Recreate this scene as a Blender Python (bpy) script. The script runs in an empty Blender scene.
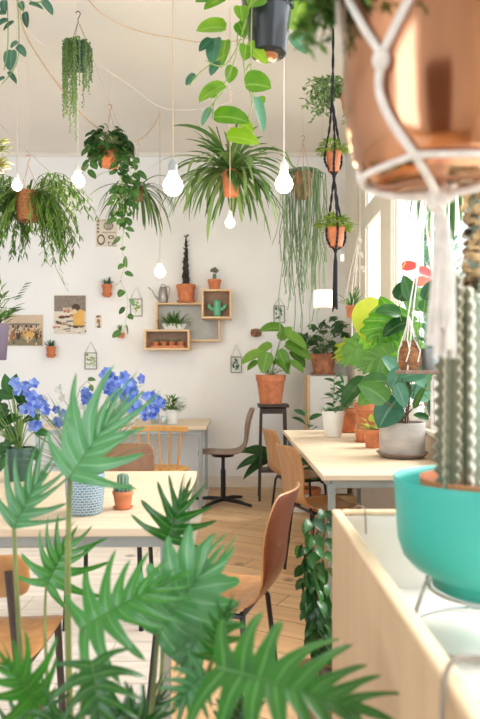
import bpy, math, random
from mathutils import Vector, Matrix, Euler
random.seed(11)
V = Vector
PI = math.pi
COL = bpy.context.scene.collection
F = 650.0          # focal length in pixels of the 480x719 frame
EYE = 1.25
def P(px, py, D):  # a point seen at pixel (px,py), D metres into the room
    return V(((px-240)/F*D, D, EYE-(py-372)/F*D))
def U(a, b): return random.uniform(a, b)

# ---------------------------------------------------------------- materials
def newmat(name):
    m = bpy.data.materials.new(name); m.use_nodes = True
    nt = m.node_tree
    return m, nt, nt.nodes['Principled BSDF']
def mat(name, col, rough=.6, metal=0., var=.06, scale=12., bump=0., spec=.5, coat=0., stretch=None, detail=3.):
    m, nt, b = newmat(name)
    N, L = nt.nodes, nt.links
    b.inputs['Roughness'].default_value = rough
    b.inputs['Metallic'].default_value = metal
    b.inputs['Specular IOR Level'].default_value = spec
    b.inputs['Coat Weight'].default_value = coat
    tc = N.new('ShaderNodeTexCoord'); mp = N.new('ShaderNodeMapping')
    if stretch: mp.inputs['Scale'].default_value = stretch
    L.new(tc.outputs['Object'], mp.inputs['Vector'])
    nz = N.new('ShaderNodeTexNoise'); nz.inputs['Scale'].default_value = scale; nz.inputs['Detail'].default_value = detail
    L.new(mp.outputs[0], nz.inputs['Vector'])
    mr = N.new('ShaderNodeMapRange'); mr.inputs['From Min'].default_value = .3; mr.inputs['From Max'].default_value = .7
    mr.inputs['To Min'].default_value = 1-var*1.6; mr.inputs['To Max'].default_value = 1+var
    L.new(nz.outputs['Fac'], mr.inputs['Value'])
    mx = N.new('ShaderNodeVectorMath'); mx.operation = 'SCALE'
    mx.inputs[0].default_value = col[:3]
    L.new(mr.outputs[0], mx.inputs['Scale']); L.new(mx.outputs[0], b.inputs['Base Color'])
    if bump:
        bp = N.new('ShaderNodeBump'); bp.inputs['Strength'].default_value = bump; bp.inputs['Distance'].default_value = .01
        L.new(nz.outputs['Fac'], bp.inputs['Height']); L.new(bp.outputs[0], b.inputs['Normal'])
    return m
def leafmat(name, c1, c2, mid=None, rough=.38, trans=.3, edge=None):
    """c1..c2 tint by leaf; mid = vein colour; edge = margin colour"""
    m, nt, b = newmat(name); c1 = tuple(k*.68 for k in c1); c2 = tuple(k*.88 for k in c2)
    N, L = nt.nodes, nt.links
    a = N.new('ShaderNodeAttribute'); a.attribute_name = 'rnd'
    q = N.new('ShaderNodeAttribute'); q.attribute_name = 'mid'
    tc = N.new('ShaderNodeTexCoord'); nz = N.new('ShaderNodeTexNoise'); nz.inputs['Scale'].default_value = 25
    L.new(tc.outputs['Object'], nz.inputs['Vector'])
    ad = N.new('ShaderNodeMath'); ad.operation = 'MULTIPLY_ADD'; ad.inputs[1].default_value = .5; ad.inputs[2].default_value = -.25
    L.new(nz.outputs['Fac'], ad.inputs[0])
    ad2 = N.new('ShaderNodeMath'); ad2.operation = 'ADD'; ad2.use_clamp = True
    L.new(ad.outputs[0], ad2.inputs[0]); L.new(a.outputs['Fac'], ad2.inputs[1])
    mx = N.new('ShaderNodeMix'); mx.data_type = 'RGBA'
    mx.inputs['A'].default_value = (*c1, 1); mx.inputs['B'].default_value = (*c2, 1)
    L.new(ad2.outputs[0], mx.inputs['Factor'])
    out = mx.outputs['Result']
    if mid:
        r = N.new('ShaderNodeMapRange'); r.inputs['From Min'].default_value = .02; r.inputs['From Max'].default_value = .13
        r.inputs['To Min'].default_value = .42; r.inputs['To Max'].default_value = 0
        L.new(q.outputs['Fac'], r.inputs['Value'])
        m2 = N.new('ShaderNodeMix'); m2.data_type = 'RGBA'; m2.inputs['B'].default_value = (*mid, 1)
        L.new(r.outputs[0], m2.inputs['Factor']); L.new(out, m2.inputs['A']); out = m2.outputs['Result']
    if edge:
        r = N.new('ShaderNodeMapRange'); r.inputs['From Min'].default_value = .6; r.inputs['From Max'].default_value = .9
        L.new(q.outputs['Fac'], r.inputs['Value'])
        m2 = N.new('ShaderNodeMix'); m2.data_type = 'RGBA'; m2.inputs['B'].default_value = (*edge, 1)
        L.new(r.outputs[0], m2.inputs['Factor']); L.new(out, m2.inputs['A']); out = m2.outputs['Result']
    L.new(out, b.inputs['Base Color']); b.inputs['Roughness'].default_value = rough
    tr = N.new('ShaderNodeBsdfTranslucent'); L.new(out, tr.inputs['Color'])
    ms = N.new('ShaderNodeMixShader'); ms.inputs[0].default_value = trans
    L.new(b.outputs[0], ms.inputs[1]); L.new(tr.outputs[0], ms.inputs[2])
    L.new(ms.outputs[0], N['Material Output'].inputs['Surface'])
    return m
def emis(name, col, s):
    m, nt, b = newmat(name)
    b.inputs['Base Color'].default_value = (*col, 1)
    b.inputs['Emission Color'].default_value = (*col, 1); b.inputs['Emission Strength'].default_value = s
    return m
def glassmat(name, tint=(1, 1, 1), gl=.12):
    m, nt, b = newmat(name); N, L = nt.nodes, nt.links
    t = N.new('ShaderNodeBsdfTransparent'); t.inputs[0].default_value = (*tint, 1)
    g = N.new('ShaderNodeBsdfGlossy'); g.inputs['Roughness'].default_value = .03
    lw = N.new('ShaderNodeLayerWeight'); lw.inputs[0].default_value = .3
    mu = N.new('ShaderNodeMath'); mu.operation = 'MULTIPLY_ADD'; mu.inputs[1].default_value = .12; mu.inputs[2].default_value = gl*.3
    L.new(lw.outputs['Fresnel'], mu.inputs[0])
    ms = N.new('ShaderNodeMixShader'); L.new(mu.outputs[0], ms.inputs[0]); L.new(t.outputs[0], ms.inputs[1]); L.new(g.outputs[0], ms.inputs[2])
    L.new(ms.outputs[0], N['Material Output'].inputs['Surface'])
    return m
def woodmat(name, col, dark, axis='x', rough=.45, freq=1., coat=0., contrast=1.):
    m, nt, b = newmat(name); N, L = nt.nodes, nt.links
    tc = N.new('ShaderNodeTexCoord'); mp = N.new('ShaderNodeMapping')
    s = {'x': (1.2, 14, 14), 'y': (14, 1.2, 14), 'z': (14, 14, 1.2)}[axis]
    mp.inputs['Scale'].default_value = [k*freq for k in s]
    L.new(tc.outputs['Object'], mp.inputs['Vector'])
    nz = N.new('ShaderNodeTexNoise'); nz.inputs['Scale'].default_value = 2.2; nz.inputs['Detail'].default_value = 5; nz.inputs['Distortion'].default_value = .8
    L.new(mp.outputs[0], nz.inputs['Vector'])
    cr = N.new('ShaderNodeValToRGB'); e = cr.color_ramp.elements
    e[0].position = .5-.2/contrast; e[0].color = (*dark, 1); e[1].position = .5+.12/contrast; e[1].color = (*col, 1)
    L.new(nz.outputs['Fac'], cr.inputs[0]); L.new(cr.outputs[0], b.inputs['Base Color'])
    b.inputs['Roughness'].default_value = rough; b.inputs['Coat Weight'].default_value = coat
    return m

M = {}
M['wall'] = mat('wall_plaster', (.91, .915, .925), .9, var=.03, scale=1.6, bump=.12)
M['ceil'] = mat('ceiling_plaster', (.84, .80, .745), .95, var=.02, scale=1.2, bump=.06)
M['trim'] = mat('cream_paint', (.83, .77, .67), .5, var=.03)
M['white'] = mat('white_glaze', (.85, .85, .83), .3, var=.02)
M['terra'] = mat('terracotta', (.62, .215, .095), .8, var=.14, scale=18, bump=.15)
M['terra_old'] = mat('weathered_terracotta', (.50, .21, .11), .85, var=.3, scale=14, bump=.2)
M['terra_dk'] = mat('brown_clay', (.33, .15, .08), .8, var=.2, scale=20, bump=.2)
M['soil'] = mat('potting_soil', (.07, .045, .03), 1, var=.5, scale=60, bump=1)
M['birch'] = woodmat('birch_plywood', (.76, .63, .47), (.66, .52, .36), 'x', .5, .8, contrast=.8)
M['ply'] = woodmat('pale_plywood', (.62, .43, .27), (.54, .36, .21), 'z', .55, .7, contrast=.7)
M['plyedge'] = woodmat('plywood_edge', (.86, .68, .46), (.76, .56, .36), 'y', .5, 1.2)
M['plyin'] = mat('painted_cream_board', (.88, .85, .80), .6, var=.05, scale=4)
M['oak'] = woodmat('oak_veneer', (.50, .25, .09), (.38, .17, .055), 'z', .35, .8, coat=.2)
M['walnut'] = woodmat('walnut_veneer', (.27, .155, .10), (.19, .10, .065), 'z', .4, .9, coat=.15)
M['russet'] = woodmat('russet_veneer', (.33, .16, .07), (.24, .11, .045), 'x', .4, .8)
M['cherry'] = woodmat('cherry_veneer', (.15, .034, .014), (.10, .02, .009), 'z', .3, .8, coat=.4)
M['beech'] = woodmat('honey_beech', (.66, .34, .10), (.56, .27, .07), 'z', .35, .8, coat=.2)
M['darkwood'] = woodmat('dark_stained_wood', (.06, .04, .035), (.035, .025, .02), 'z', .5)
M['shelfwood'] = woodmat('light_pine', (.78, .56, .34), (.68, .46, .26), 'x', .5)
M['steel'] = mat('grey_steel', (.36, .41, .42), .35, metal=.6, var=.05)
M['blk'] = mat('black_metal', (.02, .02, .022), .4, metal=.3)
M['blkplastic'] = mat('black_plastic', (.022, .028, .035), .25, var=.05, coat=.3)
M['copperwire'] = mat('copper_wire', (.55, .22, .10), .35, metal=.5)
M['wire'] = mat('pale_wire', (.60, .52, .44), .6)
M['cordtan'] = mat('tan_flex', (.62, .47, .33), .8)
M['cordwhite'] = mat('white_flex', (.82, .76, .70), .8)
M['zinc'] = mat('zinc', (.38, .36, .34), .38, metal=.7, var=.12, scale=9)
M['copper'] = mat('hammered_copper', (.66, .33, .19), .15, metal=1., var=.22, scale=9, bump=.55, stretch=(1, 1, .22))  # colour noise stretched into streaks, painting in the bowl's darker reflections
M['teal'] = mat('teal_enamel', (.04, .44, .375), .42, var=.04, scale=3)
M['greypot'] = mat('grey_stoneware', (.47, .43, .40), .55, var=.1, scale=8, stretch=(1, 1, 3))
M['greysaucer'] = mat('taupe_stoneware', (.28, .22, .19), .5, var=.08)
M['brownpot'] = mat('brown_wicker', (.30, .125, .045), .8, var=.35, scale=40, bump=.6, stretch=(1, 1, 3))
M['dkgreenpot'] = mat('dark_green_plastic', (.03, .08, .06), .4)
M['blkrope'] = mat('black_cotton_rope', (.018, .018, .03), .9, var=.3, scale=90, bump=.6)
M['whtrope'] = mat('white_cotton_rope', (.84, .79, .73), .95, var=.08, scale=60, bump=.5)
M['socket'] = mat('grey_socket', (.42, .44, .45), .4, metal=.2)
M['socketw'] = mat('white_socket', (.80, .78, .75), .4)
M['bulb'] = emis('glowing_bulb', (1., .84, .62), 9)
M['lampshade'] = emis('lit_paper', (1., .80, .62), .75)
M['cactusgrn'] = mat('green_ceramic', (.12, .42, .25), .35, var=.08)
M['glass'] = glassmat('window_glass')
M['glassgrn'] = glassmat('pressed_glass', (.99, 1, .99), .02)
M['lead'] = mat('dark_lead', (.28, .24, .20), .5, metal=.4)
M['paper'] = mat('aged_paper', (.66, .52, .38), .9, var=.06)
M['paperw'] = mat('cream_paper', (.78, .71, .61), .9, var=.04)
M['ink'] = mat('brown_ink', (.10, .065, .05), .9)
M['inkgrey'] = mat('grey_ink', (.30, .25, .22), .9, var=.2, scale=60)
M['inkyel'] = mat('ochre_print', (.80, .48, .14), .9)
M['inkrust'] = mat('rust_print', (.48, .20, .10), .9)
M['inkgrn'] = mat('olive_print', (.26, .26, .17), .9)
M['skin'] = mat('pale_print', (.80, .64, .50), .9)
M['red'] = mat('red_spathe', (.72, .07, .06), .3)
M['pink'] = mat('coral_spathe', (.85, .28, .20), .3)
M['yellow'] = mat('yellow_spadix', (.85, .65, .2), .6)
M['stem'] = mat('green_stem', (.18, .30, .07), .6, var=.2)
M['stemlt'] = mat('pale_green_stem', (.33, .42, .12), .55, var=.2)
M['stempet'] = mat('olive_petiole', (.20, .24, .07), .5, var=.35, scale=6)
M['stempur'] = mat('purple_green_stem', (.17, .19, .08), .5, var=.3)
M['bark'] = mat('brown_stem', (.16, .09, .05), .9, var=.3)
M['tgreen'] = leafmat('leaf_green', (.05, .19, .03), (.16, .38, .06), (.25, .45, .14))
M['dkgreen'] = leafmat('leaf_dark_green', (.015, .085, .02), (.05, .19, .045), (.16, .30, .10), .3)
M['lime'] = leafmat('leaf_lime', (.07, .33, .015), (.34, .60, .03), (.5, .7, .2), .3, .4)
M['vine'] = leafmat('leaf_vine', (.035, .15, .035), (.10, .27, .06), (.35, .42, .2), .35)
M['varieg'] = leafmat('leaf_variegated', (.06, .22, .04), (.22, .42, .12), (.3, .5, .2), .35, .3, (.62, .70, .45))
M['silver'] = leafmat('leaf_silvery_blue', (.03, .12, .07), (.10, .26, .16), (.3, .42, .3), .4)
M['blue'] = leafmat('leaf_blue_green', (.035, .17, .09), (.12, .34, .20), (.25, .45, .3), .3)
M['fresh'] = leafmat('leaf_fresh', (.20, .40, .03), (.48, .66, .10), None, .4, .4)
M['broad'] = leafmat('leaf_broad', (.10, .32, .03), (.28, .54, .08), (.4, .6, .2), .4, .4)
M['yelgrn'] = leafmat('leaf_yellow_green', (.30, .44, .05), (.62, .66, .10), (.6, .7, .2), .4, .4)
M['grass'] = leafmat('leaf_strap', (.05, .16, .03), (.19, .33, .09), (.2, .33, .1), .45)
M['strapgrn'] = leafmat('leaf_epiphyte', (.06, .20, .04), (.30, .46, .14), (.4, .5, .2), .4, .35)
M['needle'] = leafmat('leaf_needle', (.03, .12, .02), (.18, .36, .06), None, .5)
M['pearl'] = leafmat('leaf_pearl', (.14, .32, .06), (.42, .60, .24), None, .4)
M['rhip'] = leafmat('leaf_stringy_grey', (.20, .36, .15), (.46, .62, .34), None, .5)
M['phil'] = leafmat('leaf_philodendron', (.004, .08, .008), (.05, .30, .03), (.30, .62, .20), .26, .25)
M['phillt'] = leafmat('leaf_philodendron_pale', (.015, .17, .04), (.10, .37, .12), (.42, .70, .42), .24, .25)
M['bigleaf'] = leafmat('leaf_monstera', (.06, .30, .015), (.25, .56, .04), (.4, .7, .15), .3, .45)
M['bigyel'] = leafmat('leaf_yellow_monstera', (.46, .62, .03), (.70, .78, .08), (.75, .45, .12), .3, .45)
M['outleaf'] = leafmat('leaf_outdoor', (.06, .22, .10), (.28, .50, .30), None, .5)
M['succ'] = leafmat('leaf_succulent', (.18, .38, .16), (.40, .58, .34), None, .5)
M['bluepetal'] = leafmat('blue_petal', (.09, .19, .85), (.38, .54, 1.0), None, .5, .35)
M['whitepetal'] = leafmat('white_petal', (.80, .80, .72), (.9, .9, .86), None, .5, .3)
M['cactus'] = leafmat('cactus_skin', (.06, .17, .09), (.20, .36, .24), None, .5, 0, (.40, .50, .42))
M['cactusdk'] = leafmat('cactus_skin_olive', (.13, .14, .08), (.25, .25, .15), None, .6, 0, (.42, .38, .27))  # portal at the unseen front opening that was added for daylight
M['cactuslt'] = leafmat('cactus_skin_pale', (.34, .40, .29), (.56, .62, .48), (.26, .36, .24), .55, 0, (.80, .76, .62))
M['darkcac'] = mat('dry_dark_cactus', (.045, .035, .035), .8, var=.5, scale=40, bump=.8)
M['cork'] = mat('corky_brown', (.68, .48, .25), .9, var=.6, scale=25, bump=.8)
M['extwall'] = mat('pale_render', (.85, .76, .72), .9)
M['ground'] = mat('paving', (.5, .5, .48), .9)
M['redstuff'] = mat('red_gravel', (.6, .05, .07), .6)
M['wirew'] = mat('grey_wire', (.55, .57, .58), .4, metal=.5)
M['clearpl'] = glassmat('clear_glass', (.9, .95, .96), .5)

# floor: wide oak boards laid diagonally with fine dark joints
def floormat(name, c1, c2, scale, rot, mortar, rough):
    m, nt, b = newmat(name); N, L = nt.nodes, nt.links
    tc = N.new('ShaderNodeTexCoord'); mp = N.new('ShaderNodeMapping'); mp.inputs['Rotation'].default_value = (0, 0, rot)
    L.new(tc.outputs['Object'], mp.inputs['Vector'])
    br = N.new('ShaderNodeTexBrick'); br.inputs['Color1'].default_value = (*c1, 1); br.inputs['Color2'].default_value = (*c2, 1)
    br.inputs['Mortar'].default_value = (*mortar, 1); br.inputs['Scale'].default_value = scale
    br.inputs['Mortar Size'].default_value = .006; br.inputs['Brick Width'].default_value = 1.6; br.inputs['Row Height'].default_value = .28
    L.new(mp.outputs[0], br.inputs['Vector'])
    m2 = N.new('ShaderNodeMapping'); m2.inputs['Scale'].default_value = (1.5, 12, 1); L.new(mp.outputs[0], m2.inputs['Vector'])
    nz = N.new('ShaderNodeTexNoise'); nz.inputs['Scale'].default_value = 1.6; nz.inputs['Detail'].default_value = 5; nz.inputs['Distortion'].default_value = 1.2
    L.new(m2.outputs[0], nz.inputs['Vector'])
    mr = N.new('ShaderNodeMapRange'); mr.inputs['From Min'].default_value = .3; mr.inputs['From Max'].default_value = .7; mr.inputs['To Min'].default_value = .82; mr.inputs['To Max'].default_value = 1.08
    L.new(nz.outputs['Fac'], mr.inputs['Value'])
    vm = N.new('ShaderNodeVectorMath'); vm.operation = 'SCALE'; L.new(br.outputs['Color'], vm.inputs[0]); L.new(mr.outputs[0], vm.inputs['Scale'])
    vo = N.new('ShaderNodeTexVoronoi'); vo.inputs['Scale'].default_value = 2.1; L.new(mp.outputs[0], vo.inputs['Vector'])
    kr = N.new('ShaderNodeMapRange'); kr.inputs['From Min'].default_value = .03; kr.inputs['From Max'].default_value = .10; kr.inputs['To Min'].default_value = .45; kr.inputs['To Max'].default_value = 1
    L.new(vo.outputs['Distance'], kr.inputs['Value'])
    v2 = N.new('ShaderNodeVectorMath'); v2.operation = 'SCALE'; L.new(vm.outputs[0], v2.inputs[0]); L.new(kr.outputs[0], v2.inputs['Scale'])
    L.new(v2.outputs[0], b.inputs['Base Color']); b.inputs['Roughness'].default_value = rough
    return m
M['floor'] = floormat('oak_boards', (.68, .42, .21), (.78, .54, .31), 1.6, .5, (.30, .17, .08), .42)
M['palefloor'] = floormat('pale_boards', (.80, .74, .66), (.84, .79, .71), 1.4, 0, (.6, .54, .46), .5)

# ---------------------------------------------------------------- mesh building
class MB:
    def __init__(s): s.v = []; s.f = []; s.mi = []; s.mid = []; s.rnd = []; s.cur = 0; s.r = .5
    def add(s, p, mid=.5): s.v.append(tuple(p)); s.mid.append(mid); s.rnd.append(s.r); return len(s.v)-1
    def face(s, *i): s.f.append(i); s.mi.append(s.cur)
    def box(s, c, d, rot=None):
        c = V(c); h = V(d)/2; ix = []
        for z in (-1, 1):
            for x, y in ((-1, -1), (1, -1), (1, 1), (-1, 1)):
                p = V((x*h.x, y*h.y, z*h.z))
                if rot is not None: p = rot @ p
                ix.append(s.add(c+p))
        a = ix
        for q in ((0, 3, 2, 1), (4, 5, 6, 7), (0, 1, 5, 4), (1, 2, 6, 5), (2, 3, 7, 6), (3, 0, 4, 7)): s.face(*[a[k] for k in q])
        return s
    def tube(s, pts, r, n=6, cap=True):
        pts = [V(p) for p in pts]; k = len(pts)
        rs = r if isinstance(r, (list, tuple)) else [r]*k
        up = None; rings = []
        for i, p in enumerate(pts):
            t = (pts[min(i+1, k-1)]-pts[max(i-1, 0)])
            if t.length < 1e-9: t = V((0, 0, 1))
            t.normalize()
            if up is None:
                up = t.orthogonal().normalized()
            up = (up - t*up.dot(t))
            up = up.normalized() if up.length > 1e-6 else t.orthogonal().normalized()
            w = t.cross(up)
            rings.append([s.add(p+(up*math.cos(2*PI*j/n)+w*math.sin(2*PI*j/n))*rs[i]) for j in range(n)])
        for a, b in zip(rings, rings[1:]):
            for j in range(n): s.face(a[j], a[(j+1) % n], b[(j+1) % n], b[j])
        if cap: s.face(*rings[0][::-1]); s.face(*rings[-1])
        return s
    def lathe(s, prof, c=(0, 0, 0), n=28, sx=1, sy=1):
        c = V(c); rings = []
        for r, z in prof:
            if r < 1e-6: rings.append([s.add(c+V((0, 0, z)))])
            else: rings.append([s.add(c+V((r*sx*math.cos(2*PI*j/n), r*sy*math.sin(2*PI*j/n), z))) for j in range(n)])
        for a, b in zip(rings, rings[1:]):
            for j in range(n):
                k = (j+1) % n
                if len(a) == 1 and len(b) > 1: s.face(a[0], b[k], b[j])
                elif len(b) == 1 and len(a) > 1: s.face(a[j], a[k], b[0])
                elif len(a) > 1: s.face(a[j], a[k], b[k], b[j])
        return s
    def ball(s, c, r, n=8, sz=1.):
        k = max(3, n//2)
        return s.lathe([(r*math.sin(PI*i/k), -r*sz*math.cos(PI*i/k)) for i in range(k+1)], c, n)
    def poly(s, pts):
        s.face(*[s.add(p) for p in pts]); return s
    def frame3(s, d, up):
        d = V(d).normalized(); up = V(up); side = d.cross(up)
        if side.length < 1e-4: side = d.orthogonal()
        side.normalize(); return d, side, side.cross(d)
    def blade(s, base, d, L, W, up=(0, 0, 1), droop=0., fold=.25, n=6, prof='oval', rnd=None, bend=None):
        s.r = U(0, 1) if rnd is None else rnd
        d, side, nm = s.frame3(d, up); p = V(base); st = L/n; prev = None
        for i in range(n+1):
            t = i/n
            if prof == 'oval': w = math.sin(PI*min(1, t**.8*.98+.02))**.8
            elif prof == 'heart': w = (math.sin(PI*min(1, .22+t*.78))**.7) * (1 if t > 0 else .6)
            elif prof == 'strap': w = min(1, .5+t*4)*(1 if t < .7 else max(.02, 1-((t-.7)/.3)**2))
            else: w = math.sin(PI*(.15+.85*t))
            w = max(w, .015)*W/2
            row = (s.add(p-side*w+nm*fold*w, 1.), s.add(p, 0.), s.add(p+side*w+nm*fold*w, 1.))
            if prev:
                s.face(prev[0], prev[1], row[1], row[0]); s.face(prev[1], prev[2], row[2], row[1])
            prev = row
            d = (d + V((0, 0, -droop/n)) + (V(bend)/n if bend is not None else V((0, 0, 0)))).normalized()
            nm = (nm-d*nm.dot(d)).normalized(); side = d.cross(nm)
            p = p + d*st
        return p
    def lobed(s, base, d, L, up, N=7, th0=125, th1=25, ll=.62, lw=1., valley=.4, droop=.3, sided=.25, rnd=None, jit=.2, back=.02, tipw=.09, curl=.0):
        """deeply cut leaf: midrib with N finger lobes a side and one at the tip"""
        s.r = U(.2, .8) if rnd is None else rnd
        d, side, nm = s.frame3(d, up); C = []; p = V(base); K = 24; dd = d.copy(); nn = nm.copy()
        for i in range(K+1):
            C.append((p.copy(), dd.copy(), nn.copy())); dd = (dd - nm*(droop/K)*1.).normalized(); nn = (nn-dd*nn.dot(dd)).normalized(); p = p+dd*(L*1.15/K)
        def at(u, v, lift=0):
            x = u/(L*1.15)*K
            if x < 0: p0, d0, n0 = C[0]; q = p0+d0*u
            else:
                i = min(K-1, int(x)); f = x-i; a, b = C[i], C[i+1]; q = a[0].lerp(b[0], min(f, 1.)) + (b[1]*max(0, f-1)*L*1.15/K); d0 = a[1]; n0 = a[2]
            sd = d0.cross(n0)
            return q+sd*v+n0*(lift+.22*abs(v)-sided*v*v/L*2.4)
        for sg in (-1, 1):
            cl = []
            for k in range(N):
                f = k/(N-1); a = (k/N)*.86*L - back*L*(k == 0); b = ((k+1)/N)*.86*L
                ta = th0[(sg+1)//2] if isinstance(th0, tuple) else th0; th = math.radians(ta+(th1-ta)*f**.8+U(-7, 7)); ln = L*ll*(.66+.34*math.sin(PI*min(1, .25+f*.72)))*(1+U(-jit, jit)); cv = U(.05, .4)
                m = (a+b)/2
                cen = []
                for q in range(9):
                    t = q/8; tt = th-curl*t
                    cen.append(V((m+ln*t*math.cos(th-cv*t), sg*ln*t*math.sin(th-cv*t))))
                cl.append((a, b, cen, ln))
            val = []
            for k in range(N-1):
                i = max(1, int(round(valley*8))); val.append((cl[k][2][i]+cl[k+1][2][i])/2)
            v0 = cl[0][2][2]+V((-.05*L, -sg*.01*L)); vN = V((.92*L, sg*.05*L))
            for k, (a, b, cen, ln) in enumerate(cl):
                A = V((a, 0)); B = V((b, 0)); Va = val[k-1] if k > 0 else v0; Vb = val[k] if k < N-1 else vN
                T = cen[-1]; rows = []
                for q in range(4):
                    t = q/3; e1 = A.lerp(Va, t); e2 = B.lerp(Vb, t); rows.append((e1, e2))
                for q in range(1, 9):
                    t = q/8; i = 8*(valley+(1-valley)*t); i0 = min(7, int(i)); cc = cen[i0].lerp(cen[i0+1], i-i0)
                    w = max(.02, 1-t**4)**.6 if t < 1 else .02
                    w2 = 1-.42*min(1, t*2.2)
                    e1 = cc+(Va-cen[int(valley*8+.5)])*w*w2*lw; e2 = cc+(Vb-cen[int(valley*8+.5)])*w*w2*lw
                    rows.append((e1, e2))
                prev = None
                for q, (e1, e2) in enumerate(rows):
                    c = (e1+e2)/2; wv = (e1-e2).length; q1 = e1.lerp(e2, .25); q2 = e1.lerp(e2, .75)
                    row = (s.add(at(e1.x, e1.y, wv*.10), 1.), s.add(at(q1.x, q1.y, wv*.03), .5), s.add(at(c.x, c.y), 0.), s.add(at(q2.x, q2.y, wv*.03), .5), s.add(at(e2.x, e2.y, wv*.10), 1.))
                    if prev:
                        for j in range(4):
                            fc = (prev[j], prev[j+1], row[j+1], row[j]); s.face(*(fc if sg > 0 else fc[::-1]))
                    prev = row
        prev = None
        for q in range(6):
            t = q/5; u = (.84+.30*t)*L; w = tipw*L*((1-t)**.7)*(.6+.6*t if t < .5 else .9)
            row = (s.add(at(u, -w, w*.2), 1.), s.add(at(u, 0), 0.), s.add(at(u, w, w*.2), 1.))
            if prev:
                for j in range(2): s.face(prev[j], prev[j+1], row[j+1], row[j])
            prev = row
        prev = None   # raised midrib
        for q in range(13):
            u = q/12*L*1.02; w = .007*L*(1.3-q/12)
            row = (s.add(at(u, -w, .0015), 0.), s.add(at(u, 0, .0035), 0.), s.add(at(u, w, .0015), 0.))
            if prev:
                for j in range(2): s.face(prev[j], prev[j+1], row[j+1], row[j])
            prev = row
    def build(s, name, m, parent=None, loc=None, smooth=True, bevel=0, solid=0, sub=0, angle=50):
        me = bpy.data.meshes.new(name); me.from_pydata(s.v, [], s.f); me.update()
        for mm in (m if isinstance(m, (list, tuple)) else [m]): me.materials.append(mm)
        me.polygons.foreach_set('material_index', s.mi)
        for nm, data in (('mid', s.mid), ('rnd', s.rnd)):
            a = me.attributes.new(nm, 'FLOAT', 'POINT'); a.data.foreach_set('value', data)
        if smooth:
            me.shade_smooth()
            try: me.set_sharp_from_angle(angle=math.radians(angle))
            except Exception: pass
        o = bpy.data.objects.new(name, me); COL.objects.link(o)
        if parent: o.parent = parent
        if loc is not None: o.location = loc
        if solid:
            q = o.modifiers.new('solid', 'SOLIDIFY'); q.thickness = solid; q.offset = 0
        if bevel:
            q = o.modifiers.new('bevel', 'BEVEL'); q.width = bevel; q.segments = 2; q.limit_method = 'ANGLE'
        if sub:
            q = o.modifiers.new('sub', 'SUBSURF'); q.levels = sub; q.render_levels = sub
        return o
def tag(o, label, cat, group=None, kind=None):
    o['label'] = label; o['category'] = cat
    if group: o['group'] = group
    if kind: o['kind'] = kind
    return o
def thing(name, label, cat, loc=(0, 0, 0), rz=0, group=None):
    o = bpy.data.objects.new(name, None); COL.objects.link(o); o.empty_display_size = .05
    o.location = loc; o.rotation_euler = (0, 0, rz); return tag(o, label, cat, group)
def struct(o): o['kind'] = 'structure'; return o
def dup(root, loc, label=None, rz=None, scale=None):
    r = root.copy(); COL.objects.link(r); r.location = loc
    if label: r['label'] = label
    if rz is not None: r.rotation_euler = (0, 0, rz)
    if scale: r.scale = (scale,)*3
    for ch in list(root.children):
        c = ch.copy(); COL.objects.link(c); c.parent = r
        for g in list(ch.children):
            d = g.copy(); COL.objects.link(d); d.parent = c
    return r
def bez(a, b, c, n=10, d=None):
    a, b, c = V(a), V(b), V(c); out = []
    for i in range(n+1):
        t = i/n
        if d is None: out.append(a*(1-t)**2+b*2*t*(1-t)+c*t*t)
        else: out.append(a*(1-t)**3+b*3*t*(1-t)**2+c*3*t*t*(1-t)+V(d)*t**3)
    return out
def smoothpts(pts, n=6):
    pts = [V(p) for p in pts]; q = [pts[0]*2-pts[1]]+pts+[pts[-1]*2-pts[-2]]; out = []
    for i in range(1, len(q)-2):
        for j in range(n):
            t = j/n; a, b, c, d = q[i-1:i+3]
            out.append(.5*((2*b)+(c-a)*t+(2*a-5*b+4*c-d)*t*t+(3*b-a-3*c+d)*t**3))
    out.append(pts[-1]); return out

# ---------------------------------------------------------------- pots
def pot(par, r, h, m=None, rim=True, saucer=False, base=.72, z0=0, soil=True, name='pot', sm=None):
    m = m or M['terra']; zz = z0
    if saucer:
        s = MB(); s.lathe([(0, zz), (r*.86, zz), (r*.98, zz+h*.10), (r*.93, zz+h*.10), (r*.80, zz+h*.03), (0, zz+h*.03)]); s.build('saucer', sm or m, par); zz += h*.03
    b = r*base; t = r*.08
    if rim: pr = [(0, zz), (b, zz), (r*.93, zz+h*.78), (r*.94, zz+h*.79), (r, zz+h*.80), (r*1.01, zz+h*.98), (r*.99, zz+h), (r*.90, zz+h), (r*.88, zz+h*.86), (b-t, zz+h*.2), (0, zz+h*.2)]
    else: pr = [(0, zz), (b*.96, zz), (b, zz+h*.03), (r, zz+h*.98), (r*.98, zz+h), (r*.93, zz+h*.99), (r*.9, zz+h*.85), (b-t, zz+h*.2), (0, zz+h*.2)]
    o = MB().lathe(pr).build(name, m, par, angle=35)
    if soil: MB().lathe([(0, zz+h*.88), (r*.5, zz+h*.885), (r*.89, zz+h*.86)]).build('soil', M['soil'], par)
    return zz+h*.88
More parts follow.
